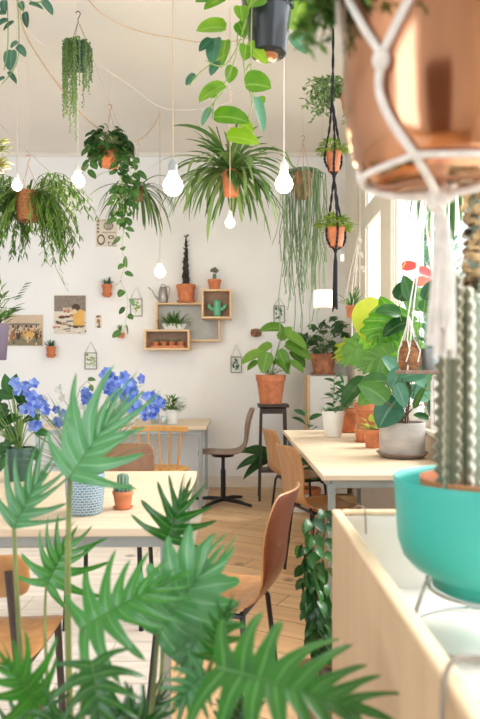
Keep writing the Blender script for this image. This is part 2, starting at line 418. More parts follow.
# ---------------------------------------------------------------- foliage
def bush(mb, st, c, R, n, L, W, prof='oval', fold=.2, droop=.4, stem=.002, base=None, out=1., up=.4, nseg=5):
    """leaves on stalks spread through an ellipsoid"""
    c = V(c); R = V(R); base = V(base) if base is not None else c-V((0, 0, R.z))
    for i in range(n):
        a = U(0, 2*PI); z = U(-1, 1); rr = math.sqrt(1-z*z)*U(.55, 1)
        q = V((rr*math.cos(a)*R.x, rr*math.sin(a)*R.y, z*U(.6, 1)*R.z)); p = c+q
        d = V((q.x*out, q.y*out, abs(q.z)*.2+up*R.z)); d = d.normalized() if d.length > 1e-6 else V((0, 0, 1))
        l = L*U(.7, 1.15)
        mb.blade(p, d+V((U(-.3, .3), U(-.3, .3), U(-.2, .2))), l, W*l/L, droop=droop*U(.5, 1.6), fold=fold, prof=prof, n=nseg)
        if st is not None and stem: st.tube(bez(base, base.lerp(p, .5)+V((0, 0, R.z*.25)), p, 5), stem, 4, cap=False)
def fan(mb, c, n, L, W, elo=.1, ehi=1.3, droop=1., prof='strap', fold=.3, nseg=8, spread=None, start=.01, wob=.0):
    for i in range(n):
        a = U(0, 2*PI) if spread is None else U(*spread); e = U(elo, ehi); l = L*U(.65, 1.1)
        d = V((math.cos(a)*math.cos(e), math.sin(a)*math.cos(e), math.sin(e)))
        mb.blade(V(c)+V((d.x, d.y, 0))*start, d, l, W*U(.8, 1.15), droop=droop*U(.6, 1.4), fold=fold, n=nseg, prof=prof, bend=(U(-wob, wob), U(-wob, wob), 0) if wob else None)
def vine(mb, st, path, step, L, W, prof='heart', r=.0015, droop=.8, jitter=.5, rnds=None):
    path = smoothpts(path, 8); st.tube(path, r, 4, cap=False)
    acc = 0; k = 0
    for a, b in zip(path, path[1:]):
        acc += (b-a).length
        if acc >= step:
            acc = 0; k += 1
            ang = k*2.4+U(-.4, .4); l = L*U(.7, 1.15)
            d = V((math.cos(ang), math.sin(ang)*.8, U(-.6, .1)))
            q = b+d*l*.25; st.tube([b, b+d*l*.12+V((0, 0, .003)), q], r*.8, 4, cap=False)
            mb.blade(q, d, l, W*l/L, up=(U(-jitter, jitter), -.9, .6), droop=droop, fold=.15, prof=prof, n=5, rnd=None)
def strands(mb, c, n, r0, l0, l1, rad, rout=.02, wob=.03, nn=10, seg=3, yo=1.):
    for i in range(n):
        a = U(0, 2*PI); p0 = V(c)+V((math.cos(a)*r0*.4, math.sin(a)*r0*.4*yo, .01)); ed = V(c)+V((math.cos(a)*(r0+rout*U(0, 1)), math.sin(a)*(r0+rout)*yo, .0))
        l = U(l0, l1); pts = [p0, (p0+ed)/2+V((0, 0, .025)), ed]; x = ed.copy(); w = V((U(-wob, wob), U(-wob, wob), 0))
        for k in range(1, nn+1):
            w += V((U(-wob, wob), U(-wob, wob), 0))*.5; x = V((ed.x, ed.y, ed.z-l*k/nn))+w*k/nn; pts.append(x)
        mb.r = U(0, 1); mb.tube(pts, rad, seg, cap=False)
def hookwires(par, zrim, r, zhook, m, n=3, wr=.0015, hookm=None, top=None):
    for k in range(n):
        a = 2*PI*k/n+.5
        MB().tube([(r*math.cos(a), r*math.sin(a), zrim), (0, 0, zhook)], wr, 5).build('hanging_wire', m, par)
    hk = MB(); s = .035
    hk.tube([(0, 0, zhook), (0, 0, zhook+s*.6), (s*.25, 0, zhook+s), (s*.45, 0, zhook+s*1.5), (s*.2, 0, zhook+s*1.95), (-s*.25, 0, zhook+s*1.9), (-s*.4, 0, zhook+s*1.6)], wr*2, 6)
    hk.build('hook', hookm or m, par)
    if top: MB().tube([(0, 0, zhook+s*1.9), (0, 0, top)], .0012, 4).build('ceiling_line', M['wire'], par)

CEIL = 3.63; WY = 7.07; WX = 1.15
# ================================================================ THE SETTING
def sbox(name, c, d, m, bevel=0): return struct(MB().box(c, d).build(name, m, smooth=False, bevel=bevel))
sbox('floor', (-1.7, 3.1, -.05), (7.5, 9.0, .1), M['floor'])
sbox('floor_left', (-2.88, 3.1, .002), (5.1, 7.9, .005), M['palefloor'])
sbox('ceiling', (-1.7, 2.85, CEIL+.05), (7.4, 9.0, .1), M['ceil'])
sbox('wall_back', (-1.7, WY+.08, CEIL/2), (7.4, .16, CEIL), M['wall'])
sbox('baseboard_back', (-2.15, WY-.009, .06), (6.5, .018, .12), M['trim'])
sbox('trim_1', (-1.9, WY-.02, CEIL-.02), (6.1, .04, .04), M['ceil'], .006)
w = MB()
w.box((WX+.015, 2.85, .44), (.03, 8.5, .88)).box((WX+.015, 6.52, 2.1), (.03, 1.1, 2.5)).box((WX+.015, 5.02, 2.1), (.03, .28, 2.5))
w.box((WX+.015, 2.85, 3.49), (.03, 8.5, .28)).box((WX+.015, -.8, 2.1), (.03, 1.1, 2.5))
struct(w.build('wall_right', M['trim'], smooth=False))
sbox('trim_2', (WX+.0, 3.2, .895), (.12, 7.8, .03), M['trim'], .006)
w = MB(); w.box((.0, -1.43, CEIL/2), (2.6, .12, CEIL)).box((-5.1, -1.43, CEIL/2), (.6, .12, CEIL)).box((-3.05, -1.43, .2), (3.5, .12, .4)).box((-3.05, -1.43, 3.4), (3.5, .12, .46))  # unseen wall added to darken reflections, with an opening left for daylight
struct(w.build('wall_front', M['wall'], smooth=False)); sbox('wall_left', (-5.4, 2.85, CEIL/2), (.1, 8.5, CEIL), M['wall'])  # unseen left wall added to cut ambient light and raise contrast
dr = sbox('reflection_door', (-.35, -1.35, 1.05), (.9, .05, 2.1), M['walnut'], .01); MB().lathe([(0, 0), (.02, .0), (.025, .04), (0, .05)]).build('reflection_door_handle', M['zinc'], dr, (-.70, -1.30, 1.0))  # unseen dark door, added behind the camera to show in the copper's reflection
sbox('trim_3', (WX-.015, 6.35, 2.0), (.03, .10, 2.6), M['trim'], .008)
sbox('trim_4', (WX-.015, 5.02, 2.1), (.03, .36, 2.45), M['trim'], .008)
def window(n, y0, y1, muls):
    f = MB(); z0, z1 = .91, 3.35; x = WX+.015
    for y in (y0+.03, y1-.03): f.box((x, y, (z0+z1)/2), (.02, .05, z1-z0))
    for z in (z0+.03, z1-.03): f.box((x, (y0+y1)/2, z), (.02, y1-y0, .06))
    f.box((x-.005, (y0+y1)/2, 2.66), (.04, y1-y0, .18))
    for y in muls: f.box((x, y, (z0+z1)/2), (.02, .025, z1-z0))
    o = struct(f.build('window_%d' % n, M['trim'], smooth=False, bevel=.006))
    ys = [y0]+list(muls)+[y1]
    for a, b in zip(ys, ys[1:]):
        MB().box((x+.004, (a+b)/2, (z0+z1)/2), (.004, abs(b-a)-.03, z1-z0-.05)).build('glass_pane', M['glass'], o, smooth=False)
window(1, 5.18, 5.95, ())
window(2, -.22, 4.86, (1.4, 2.9, 3.95))
# outdoors
sbox('ground', (6, 4, -.11), (9, 16, .1), M['ground'])
h = thing('building', 'pale rendered house wall seen blown out through the far window', 'building', (6.0, 15.2, -.05))
MB().box((-.2, -.2, 3), (6.5, 4.0, 6)).build('wall', M['extwall'], h, smooth=False)
for zz in (1.2, 4.0):
    for xx in (-2.2, 0, 2): MB().box((xx, -2.2, zz), (.9, .06, 1.4)).build('window', M['glassgrn'], h, smooth=False)
def tree(loc, H, R, n, label, m):
    t = thing('garden_tree', label, 'tree', loc, 0, 'trees outside the windows')
    tr = MB(); tr.tube([(0, 0, 0), (.05, 0, H*.4), (0, .05, H*.75)], [.09, .07, .03], 8)
    for k in range(5):
        a = k*1.3; tr.tube([(.03, 0, H*(.3+.08*k)), (R*.6*math.cos(a), R*.6*math.sin(a), H*(.55+.07*k))], [.035, .012], 6)
    tr.build('trunk', M['bark'], t)
    f = MB(); bush(f, None, (0, 0, H*.62), (R, R, H*.36), n, .13, .07, droop=.5, stem=0, nseg=3); bush(f, None, (0, 0, H*.6), (R*.6, R*.6, H*.3), n//2, .13, .07, droop=.5, stem=0, nseg=3)
    f.build('crown', m, t)
tree((3.2, 11.3, -.06), 4.3, .72, 1500, 'blue-green leafy tree outside the window, the nearer one', M['outleaf'])
tree((5.2, 10.6, -.06), 5.2, 1.2, 1300, 'pale leafy tree standing farther off outside the window', M['outleaf'])

# ================================================================ TABLES
def table(label, x0, x1, y0, y1, z, legs, rz=0):
    cx, cy = (x0+x1)/2, (y0+y1)/2; w, d = x1-x0, y1-y0
    t = thing('table', label, 'table', (cx, cy, 0), rz)
    MB().box((0, 0, z-.014), (w, d, .028)).build('tabletop', M['birch'], t, smooth=False, bevel=.004)
    f = MB(); q = .035; fz = z-.028-.022
    for s in (-1, 1):
        f.box((0, s*(d/2-.05), fz), (w-.10, q, .042)); f.box((s*(w/2-.05), 0, fz), (q, d-.10, .042))
    f.build('steel_frame', M['steel'], t, smooth=False, bevel=.004)
    for sx, sy in legs:
        MB().box((sx*(w/2-.05), sy*(d/2-.05), (z-.05)/2+.0), (.034, .034, z-.052)).build('leg', M['steel'], t, smooth=False, bevel=.003)
    return t
ALL4 = ((-1, -1), (1, -1), (1, 1), (-1, 1))
table('pale birch table in the left foreground with the small cactus on it', -1.72, -.205, 2.07, 3.27, .75, ALL4, math.radians(1.2))
table('pale birch table under the window crowded with terracotta pots', .385, 1.08, 3.16, 5.60, .75, ALL4, math.radians(.8))
table('pale birch table against the back wall under the box shelf', -1.9, -.31, 5.9, 6.98, .75, ALL4)

# ================================================================ CHAIRS
PROF = [(.215, .425, .30), (.205, .445, .36), (.13, .452, .39), (.02, .442, .40), (-.08, .44, .39), (-.15, .455, .37), (-.195, .50, .345), (-.215, .57, .34), (-.225, .65, .365), (-.24, .73, .385), (-.262, .80, .37), (-.275, .835, .30)]
def shell(mb):
    rows = []
    for x, z, w in PROF:
        row = []
        for j in range(9):
            v = -1+j/4; y = v*w/2; back = max(0, min(1, (z-.48)/.15))
            row.append(mb.add((x+.03*v*v*back, y, z+.014*v*v*(1-back)), abs(v)))
        rows.append(row)
    for a, b in zip(rows, rows[1:]):
        for j in range(8): mb.face(a[j], a[j+1], b[j+1], b[j])
def shell_chair(label, loc, rz, m, base='legs', s=1., group=None, inner=None):
    t = thing('shell_chair', label, 'chair', loc, rz, group); t.scale = (s,)*3
    a = MB(); shell(a); o = a.build('seat_shell', [m] if inner is None else [inner, m], t, solid=.011, sub=1)
    if inner: o.modifiers['solid'].material_offset = 1
    if base == 'pedestal':
        MB().lathe([(0, .03), (.022, .03), (.022, .30), (.016, .30), (.016, .42), (0, .42)], n=14).build('column', M['blk'], t)
        MB().lathe([(0, .415), (.09, .415), (.10, .43), (0, .432)], n=16).build('seat_plate', M['blk'], t)
        MB().tube([(0, .0, .30), (0, -.06, .30)], .009, 8).ball((0, -.07, .30), .018).build('knob', M['blk'], t)
        for k in range(4):
            an = PI/4+k*PI/2+.15; d = V((math.cos(an), math.sin(an), 0))
            MB().tube([d*.0+V((0, 0, .045)), d*.14+V((0, 0, .04)), d*.29+V((0, 0, .018))], [.02, .018, .013], 8).build('foot', M['blk'], t)
    else:
        for sx in (-1, 1):
            for sy in (-1, 1):
                MB().tube([(sx*.12, sy*.13, .435), (.17*sx if sx > 0 else -.13, sy*.16, .40), (.20 if sx > 0 else -.17, sy*.19, .0)], .010, 8).build('leg', M['blk'], t)
        f = MB()
        for sy in (-1, 1): f.tube([(-.13, sy*.14, .425), (.13, sy*.14, .425)], .009, 6)
        f.tube([(-.12, -.14, .425), (-.12, .14, .425)], .009, 6); f.build('seat_frame', M['blk'], t)
    return t
shell_chair('red-brown moulded plywood chair at the end of the cactus table, nearest', (-.07, 2.34, 0), math.radians(163), M['cherry'], s=1.02, inner=M['oak'])
shell_chair('light oak shell chair at the window table, the nearer of two', (.50, 4.0, 0), math.radians(19), M['oak'], s=.975)
shell_chair('light oak shell chair at the window table, beside the dark plant stand', (.45, 5.10, 0), math.radians(16), M['oak'], s=.975)
shell_chair('grey-brown shell chair on a black four-star pedestal by the back wall', (-.16, 6.15, 0), math.radians(183), M['walnut'], 'pedestal', s=1.09)
def school_chair(label, loc, rz, m, fm, ztop, zbot):
    t = thing('school_chair', label, 'chair', loc, rz)
    a = MB(); rows = []
    for i in range(7):
        z = zbot+(ztop-zbot)*i/6; w = .40*(1-.10*abs(i/3-1)**4)
        rows.append([a.add((-.21-.03*(i/6)+.03*(v/4-1)**2, (v/4-1)*w/2, z)) for v in range(9)])
    for p, q in zip(rows, rows[1:]):
        for j in range(8): a.face(p[j], p[j+1], q[j+1], q[j])
    a.build('backrest', m, t, solid=.012, sub=1)
    a = MB(); rows = []
    for i in range(9):
        x = .21-.40*i/8; w = .40*(1-.10*abs(i/4-1)**5)
        rows.append([a.add((x, (v/4-1)*w/2, .45-(.02 if i == 0 else 0)+.008*(v/4-1)**2)) for v in range(9)])
    for p, q in zip(rows, rows[1:]):
        for j in range(8): a.face(p[j], p[j+1], q[j+1], q[j])
    a.build('seat', m, t, solid=.014, sub=1)
    for sy in (-1, 1):
        MB().tube([(.17, sy*.17, .44), (.20, sy*.185, .0)], .012, 8).build('leg', fm, t)
        MB().tube([(-.17, sy*.17, .44), (-.23, sy*.185, .0)], .012, 8).build('leg', fm, t)
        MB().tube([(-.15, sy*.165, .43), (-.20, sy*.165, .47), (-.225, sy*.15, zbot+.08)], .011, 8).build('back_post', fm, t)
    f = MB()
    for sy in (-1, 1): f.tube([(.17, sy*.17, .435), (-.17, sy*.17, .435)], .011, 8)
    f.tube([(-.15, -.17, .435), (-.15, .17, .435)], .011, 8)
    f.build('seat_frame', fm, t); return t
school_chair('dark walnut chair facing us behind the cactus table', (-.66, 3.33, 0), -PI/2, M['russet'], M['blk'], .86, .66)
school_chair('orange-brown chair at the front left edge of the cactus table', (-.765, 1.95, 0), PI/2, M['oak'], M['darkwood'], .765, .64)
# spindle back chair
t = thing('spindle_chair', 'honey-coloured spindle-back wooden chair at the back table', 'chair', (-.645, 5.42, 0), PI/2)
MB().lathe([(0, .43), (.19, .43), (.215, .437), (.215, .45), (.20, .456), (0, .452)], n=28, sx=1, sy=1.05).build('seat', M['beech'], t)
a = MB()
for i in range(13):
    v = -1+i/6; x = -.25+.05*v*v; y = v*.225
    for z in (.768, .812): a.add((x-.011, y, z+.012*(1-v*v))); a.add((x+.011, y, z+.012*(1-v*v)))
for i in range(12):
    b0, b1 = i*4, i*4+4
    for p, q in ((0, 1), (1, 3), (3, 2), (2, 0)): a.face(b0+p, b0+q, b1+q, b1+p)
a.face(0, 1, 3, 2); a.face(48, 50, 51, 49); a.build('top_rail', M['beech'], t, bevel=.004)
for v in (-.82, -.42, 0, .42, .82):
    MB().tube([(-.165+.05*v*v, v*.165, .45), (-.21+.05*v*v, v*.19, .62), (-.25+.05*v*v, v*.215, .795)], [.010, .0085, .008], 8).build('spindle', M['beech'], t)
for sx, sy in ALL4: MB().tube([(sx*.12, sy*.12, .435), (sx*.19, sy*.18, 0)], [.017, .013], 10).build('leg', M['beech'], t)
MB().tube([(.15, -.145, .22), (.15, .145, .22)], .008, 8).tube([(-.15, -.145, .22), (-.15, .145, .22)], .008, 8).build('stretcher', M['beech'], t)

# ================================================================ PLANT STAND and what stands on it
c = P(273, 500, 6.38); sx0, sy0 = c.x, 6.42
t = thing('plant_stand', 'tall dark wooden stool used as a plant stand against the back wall', 'stool', (sx0, sy0, 0))
MB().box((0, 0, .922), (.30, .30, .03)).build('top', M['darkwood'], t, smooth=False, bevel=.005)
for a, b in ALL4: MB().tube([(a*.115, b*.115, .91), (a*.135, b*.135, 0)], .0155, 4).build('leg', M['darkwood'], t, smooth=False)
f = MB()
for s in (-1, 1): f.box((0, s*.118, .87), (.23, .018, .05)).box((s*.118, 0, .87), (.018, .23, .05))
f.build('apron', M['darkwood'], t, smooth=False)
MB().box((0, 0, .285), (.27, .27, .018)).build('lower_shelf', M['darkwood'], t, smooth=False)
t = thing('potted_fiddle_plant', 'big terracotta pot with broad green leaves on the dark stand', 'potted plant', (sx0-.02, sy0, .938))
zt = pot(t, .148, .285); f = MB(); s = MB()
def leafpx(mb, st, org, px, py, ang, Lp, Wp, D, up=(0, -.8, .6), prof='heart', droop=.75, fold=.3, base=None, r=.0025, dy=0, n=8, rnd=None):
    """leaf whose base sits at a seen point; org = thing origin"""
    if px > 395 and D > 3: D = min(D, 1.06*F/(px-240))
    b = P(px, py, D)-V(org); a = math.radians(ang); L = Lp*D/F; W = Wp*D/F
    mb.blade(b, (math.cos(a), dy, math.sin(a)), L, W, up=up, droop=droop, fold=fold, n=n, prof=prof, rnd=rnd)
    if st is not None and base is not None:
        base = V(base); st.tube(bez(base, base.lerp(b, .5)+V((0, 0, (b-base).length*.18)), b, 6), r, 5, cap=False)
o = t.location; B0 = (0, 0, zt)
for px, py, an, L, W, D in ((262, 354, 185, 24, 16, 6.3), (284, 330, 160, 26, 15, 6.4), (284, 334, -15, 28, 15, 6.4), (268, 352, 250, 22, 16, 6.2), (278, 350, -60, 26, 17, 6.3), (285, 345, -10, 30, 20, 6.4), (290, 352, -30, 22, 15, 6.5), (272, 345, 200, 22, 14, 6.5), (275, 362, -20, 20, 12, 6.3), (258, 362, 200, 14, 9, 6.3), (290, 362, -20, 18, 11, 6.3), (280, 340, 60, 18, 12, 6.5)):
    leafpx(f, s, o, px, py, an, L, W, D, base=B0, up=(U(-.2, .2), -.6, .7), dy=U(-.3, .2))
bush(f, s, (0, 0, zt+.08), (.09, .09, .07), 22, .07, .04, droop=.5, base=B0)
f.build('foliage', M['broad'], t); s.build('stems', M['stem'], t)
t = thing('potted_strap_fern', 'small pot with long drooping leaves on the lower shelf of the dark stand', 'potted plant', (sx0, sy0, .295))
zt = pot(t, .062, .11, M['terra_dk']); f = MB(); s = MB()
for an, L, e in ((185, .40, .35), (172, .38, .75), (200, .38, .05), (215, .26, .5), (160, .30, .9), (0, .22, .9), (330, .2, .6), (270, .2, .7), (240, .24, .5), (100, .2, .8), (190, .25, 1.0), (300, .2, .5)):
    a = math.radians(an); f.blade((0, 0, zt), (math.cos(a), math.sin(a), math.tan(e)), L, .085, up=(0, -1, .25), droop=1.2, n=10, fold=.15, prof='oval')
f.build('foliage', M['dkgreen'], t)
# white box pedestal with geranium
c = P(324, 430, 6.75)
t = thing('pedestal', 'tall white box pedestal with a pale wooden side by the back wall', 'pedestal', (c.x+.0, 6.78, 0))
MB().box((.03, 0, .61), (.38, .36, 1.20)).build('box_body', M['white'], t, smooth=False, bevel=.004)
MB().box((-.175, 0, .61), (.03, .362, 1.22)).build('side_panel', M['shelfwood'], t, smooth=False, bevel=.003)
t = thing('potted_geranium', 'weathered terracotta pot with lobed dark leaves on the white pedestal', 'potted plant', (c.x-.01, 6.75, 1.222))
zt = pot(t, .135, .21, M['terra_old'], saucer=True); f = MB(); s = MB()
for i in range(46):
    a = U(0, 2*PI); rr = U(.06, .24); z = zt+U(.02, .36)*(1.2-rr*1.6); p = V((rr*math.cos(a)*1.05, rr*math.sin(a)*.8, z)); d = V((math.cos(a), math.sin(a), U(-.5, .3)))
    f.lobed(p, d, .085*U(.7, 1.2), (U(-.4, .4), -.8, .7), N=3, th0=120, th1=38, ll=.8, lw=1., valley=.75, droop=.4)
    s.tube(bez((0, 0, zt-.02), (p.x*.4, p.y*.4, p.z), p, 5), .002, 4, cap=False)
f.build('foliage', M['dkgreen'], t); s.build('stems', M['stem'], t)
# leafy plants behind the window table
def floor_plant(name, label, px, D, r, h, H, leaves, m, L, W, mp=None, droop=.4):
    c = P(px, 400, D); t = thing(name, label, 'potted plant', (c.x, D, 0)); zt = pot(t, r, h, mp or M['terra']); f = MB(); s = MB()
    for k in range(leaves):
        q = k/leaves; a = k*2.4; z = zt+(H-zt)*(.25+.75*q); x = V((.03*math.sin(q*5), .03*math.cos(q*4), z))
        f.blade(x+V((math.cos(a), math.sin(a), .1))*.02, (math.cos(a), math.sin(a), U(.2, .7)), L*U(.8, 1.1), W, droop=droop, up=(0, -.5, .8))
    s.tube([(0, 0, zt-.02), (.02, .0, (zt+H)/2), (.03*math.sin(5), .03*math.cos(4), H)], [.006, .004, .002], 6)
    f.build('foliage', m, t); s.build('stem', M['stem'], t); return t
floor_plant('potted_ficus', 'slim plant with oval leaves rising behind the far end of the window table', 309, 5.9, .11, .20, .92, 16, M['dkgreen'], .16, .07)
floor_plant('potted_dieffenbachia', 'dark leafy plant low beside the stand under the window table', 301, 5.85, .10, .16, .60, 14, M['vine'], .20, .10, M['white'])

# ================================================================ ON THE WINDOW TABLE
def place(name, label, px, py, D, z=.752, cat='potted plant'):
    c = P(px, py, D); return thing(name, label, cat, (c.x, D, z))
t = place('potted_succulent', 'white pot with a frilly pale succulent and a leafy stem on the window table', 333, 436, 5.02)
zt = pot(t, .088, .20, M['white'], rim=False); f = MB(); s = MB()
for k in range(70):
    a = U(0, 2*PI); r = U(0, .095); f.blade((r*math.cos(a), r*math.sin(a), zt+U(.01, .03)), (math.cos(a), math.sin(a), U(.3, 1.4)), .045, .024, droop=.2, n=4)
f.build('succulent_rosettes', M['succ'], t); f = MB()
for k in range(11):
    z = zt+.03+.024*k; a = k*2.4; f.blade((.01, 0, z), (math.cos(a), math.sin(a), .6), .09, .035, droop=.5, up=(0, -.6, .7))
s.tube([(0, 0, zt), (.01, 0, zt+.28)], .003); f.build('foliage', M['dkgreen'], t); s.build('stem', M['stem'], t)
t = place('potted_monstera', 'large terracotta pot with bright split-leaf monstera by the window', 372, 436, 4.85)
zt = pot(t, .135, .27); f = MB(); fd = MB(); fy = MB(); s = MB(); o = t.location
for px, py, an, L, W, D, N in ((396, 306, 235, 44, 36, 4.2, 5), (398, 352, 195, 44, 30, 4.1, 5), (372, 340, 205, 36, 30, 4.6, 5), (404, 322, 260, 40, 34, 4.2, 5), (402, 300, 20, 30, 26, 4.3, 4), (378, 378, 50, 34, 26, 4.6, 4), (410, 345, -70, 40, 28, 4.0, 4), (380, 318, 250, 38, 30, 4.4, 5)):
    D = min(D, 1.06*F/max(1, px-240))
    b = P(px, py, D)-o; a = math.radians(an)
    (f if py % 4 else fd).lobed(b, (math.cos(a), U(-.2, .2), math.sin(a)), L*D/F*.95, (U(-.3, .2), -.85, .45), N=N, th0=112, th1=35, ll=.55*W/L*1.35, lw=1.1, valley=.78, droop=.5, sided=.5)
    B = V((U(-.03, .03), U(-.03, .03), zt)); s.tube(bez(B, B.lerp(b, .45)+V((0, 0, .15)), b, 8), .0045, 5, cap=False)
b = P(371, 297, 4.4)-o
fy.blade(b, (-.05, -.1, -1), .33, .25, up=(-.2, -1, .2), droop=.0, fold=.12, n=12, prof='oval', rnd=.8)
B = V((0, 0, zt)); s.tube(bez(B, B.lerp(b, .5)+V((.1, 0, .3)), b, 8), .0045, 5, cap=False)
b = P(352, 345, 4.8)-o; fy.lobed(b, (-.6, -.2, -.5), .16, (-.2, -1, .5), N=4, th0=115, th1=32, ll=.6, valley=.6, rnd=.1)
f.build('foliage', M['bigleaf'], t); fd.build('older_leaves', M['tgreen'], t)['label'] = 'darker green leaves'
fy.build('yellow_leaves', M['bigyel'], t)['label'] = 'two yellowing split leaves'
s.build('stems', M['stemlt'], t); MB().tube([(.02, .05, zt-.05), (.03, .06, zt+.75)], .018, 8).build('moss_pole', M['bark'], t)
t = place('terracotta_pot_plant', 'plain terracotta pot with dark leaves behind the white succulent pot', 346, 432, 5.4)
zt = pot(t, .105, .19, M['terra'], saucer=True); f = MB(); s = MB(); bush(f, s, (0, 0, zt+.12), (.1, .1, .12), 26, .11, .05, base=(0, 0, zt-.02)); leafpx(f, s, t.location, 366, 379, 212, 38, 18, 5.1, base=(0, 0, zt), prof='heart')
f.build('foliage', M['dkgreen'], t); s.build('stems', M['stem'], t)
t = place('small_terracotta_pot_plant', 'small terracotta pot with yellow-green leaves beside the grey pot', 373, 449, 4.3)
zt = pot(t, .066, .12, M['terra']); f = MB(); s = MB(); bush(f, s, (-.01, 0, zt+.03), (.05, .05, .05), 26, .055, .032, base=(0, 0, zt-.02)); f.build('foliage', M['yelgrn'], t); s.build('stems', M['stemlt'], t)
t = place('empty_terracotta_pot', 'low terracotta bowl with small sprout behind the small yellow-green plant', 364, 443, 4.65)
zt = pot(t, .07, .085, M['terra'], saucer=True); f = MB(); fan(f, (0, 0, zt), 9, .07, .012); f.build('foliage', M['tgreen'], t)
t = place('potted_philodendron', 'grey stoneware pot and saucer with blue-green leaves on the window table', 402, 459, 3.82)
MB().lathe([(0, 0), (.12, 0), (.15, .028), (.148, .032), (.143, .032), (.118, .012), (0, .012)]).build('saucer', M['greysaucer'], t)
MB().lathe([(0, .013), (.122, .013), (.131, .03), (.133, .20), (.131, .205), (.124, .205), (.12, .18), (.11, .05), (0, .05)]).build('pot', M['greypot'], t)
MB().lathe([(0, .185), (.06, .19), (.12, .18)]).build('soil', M['soil'], t); zt = .185
f = MB(); f2 = MB(); s = MB(); o = t.location
for px, py, an, L, W, D, k in ((397, 400, 222, 34, 30, 3.7, 0), (392, 388, 70, 26, 20, 3.8, 0), (402, 378, 30, 28, 17, 3.75, 0), (386, 382, 165, 28, 18, 3.75, 1), (410, 372, 330, 22, 14, 3.8, 0), (396, 384, 300, 26, 16, 3.6, 0), (408, 395, 100, 26, 9, 3.85, 1), (400, 410, 95, 34, 8, 3.85, 1), (414, 408, 75, 28, 7, 3.85, 1), (398, 374, 120, 24, 16, 3.9, 0), (412, 380, 60, 30, 16, 3.9, 1), (386, 402, 130, 34, 22, 3.6, 1), (408, 392, 0, 26, 18, 3.9, 0), (380, 392, 190, 26, 18, 3.9, 1)):
    leafpx(f if k == 0 else f2, s, o, px, py, an, L, W, D, base=(U(-.03, .03), U(-.03, .03), zt), up=(U(-.3, .3), -.9, .4), dy=U(-.2, .1), r=.003)
for k in range(16): s.tube(bez((U(-.05, .05), U(-.05, .05), zt), (U(-.06, .06), 0, zt+.1), (U(-.12, .14), U(-.06, .06), zt+U(.12, .24)), 5), .0022, 4, cap=False)
f.build('foliage', M['blue'], t); f2.build('green_leaves', M['tgreen'], t); s.build('stems', M['bark'], t)
# anthurium on the window sill
t = thing('potted_anthurium', 'anthurium with red flowers on the window sill behind the monstera', 'potted plant', (1.135, 4.2, .912))
zt = pot(t, .055, .12, M['white'], rim=False); f = MB(); s = MB(); o = t.location
for px, py, an, L, W in ((400, 315, 150, 26, 16), (410, 300, 100, 26, 16), (420, 310, 30, 28, 18), (428, 330, -20, 28, 18), (398, 300, 60, 26, 20), (432, 345, -60, 30, 20), (425, 300, 70, 24, 15), (408, 322, 190, 30, 18), (437, 395, 100, 34, 18), (430, 400, -70, 26, 14), (434, 385, -40, 34, 20), (437, 368, 60, 30, 18), (428, 420, 140, 16, 9)):
    leafpx(f, s, o, px, py, an, L, W, 4.1, base=(U(-.02, .02), U(-.02, .02), zt), r=.003)
f.build('foliage', M['dkgreen'], t)
for px, py, an, m in ((402, 268, 15, 'red'), (418, 270, -20, 'red'), (415, 284, 20, 'pink')):
    g = MB(); leafpx(g, s, o, px, py, an, 17, 12, 4.1, base=(0, 0, zt), up=(0, -1, .5), prof='heart', droop=.2); q = g.build('flower_spathe', M[m], t)
    b = P(px, py, 4.1)-o; MB().tube([b, b+V((.02, -.01, .035))], .004, 6).build('spadix', M['yellow'], q)
s.build('stems', M['stem'], t)

# ================================================================ ON THE CACTUS TABLE
Z = .752
t = place('small_potted_cactus', 'small ribbed cactus in a terracotta pot and saucer on the front table', 123, 508, 2.38)
zt = pot(t, .038, .062, saucer=True)
def ribbed(mb, c, r, h, ribs, spine=None, lean=(0, 0), wave=0., depth=.28, n=14, taper=.0, zrot=0):
    K = ribs*4; rings = []
    for i in range(n+1):
        q = i/n; z = h*q; rad = r*(math.sqrt(max(0, 1-((q-.86)/.14)**2)) if q > .86 else 1)*(1-.25*max(0, .15-q)/.15)*(1-taper*q)
        ring = []
        for j in range(K):
            a = 2*PI*j/K+zrot; f = abs(math.cos(ribs*(a-zrot)/2)); wv = 1+wave*math.sin(q*h/r*7.5+j//4*2.)*(f**3)
            rr = rad*(1-depth*(1-f**1.5))*wv; ring.append(mb.add((c[0]+lean[0]*q+rr*math.cos(a), c[1]+lean[1]*q+rr*math.sin(a), c[2]+z), f**3))
        rings.append(ring)
    for a, b in zip(rings, rings[1:]):
        for j in range(K): mb.face(a[j], a[(j+1) % K], b[(j+1) % K], b[j])
    mb.face(*rings[-1])
f = MB(); f.r = .8; ribbed(f, (0, 0, zt-.01), .022, .082, 9); f.r = .5; ribbed(f, (.022, -.008, zt-.01), .013, .045, 7); ribbed(f, (-.024, 0, zt-.01), .011, .035, 7)
f.build('cactus', M['cactus'], t)
t = place('patterned_pot', 'blue-grey patterned pot of delphiniums on the front table', 85, 512, 2.30, cat='flower pot')
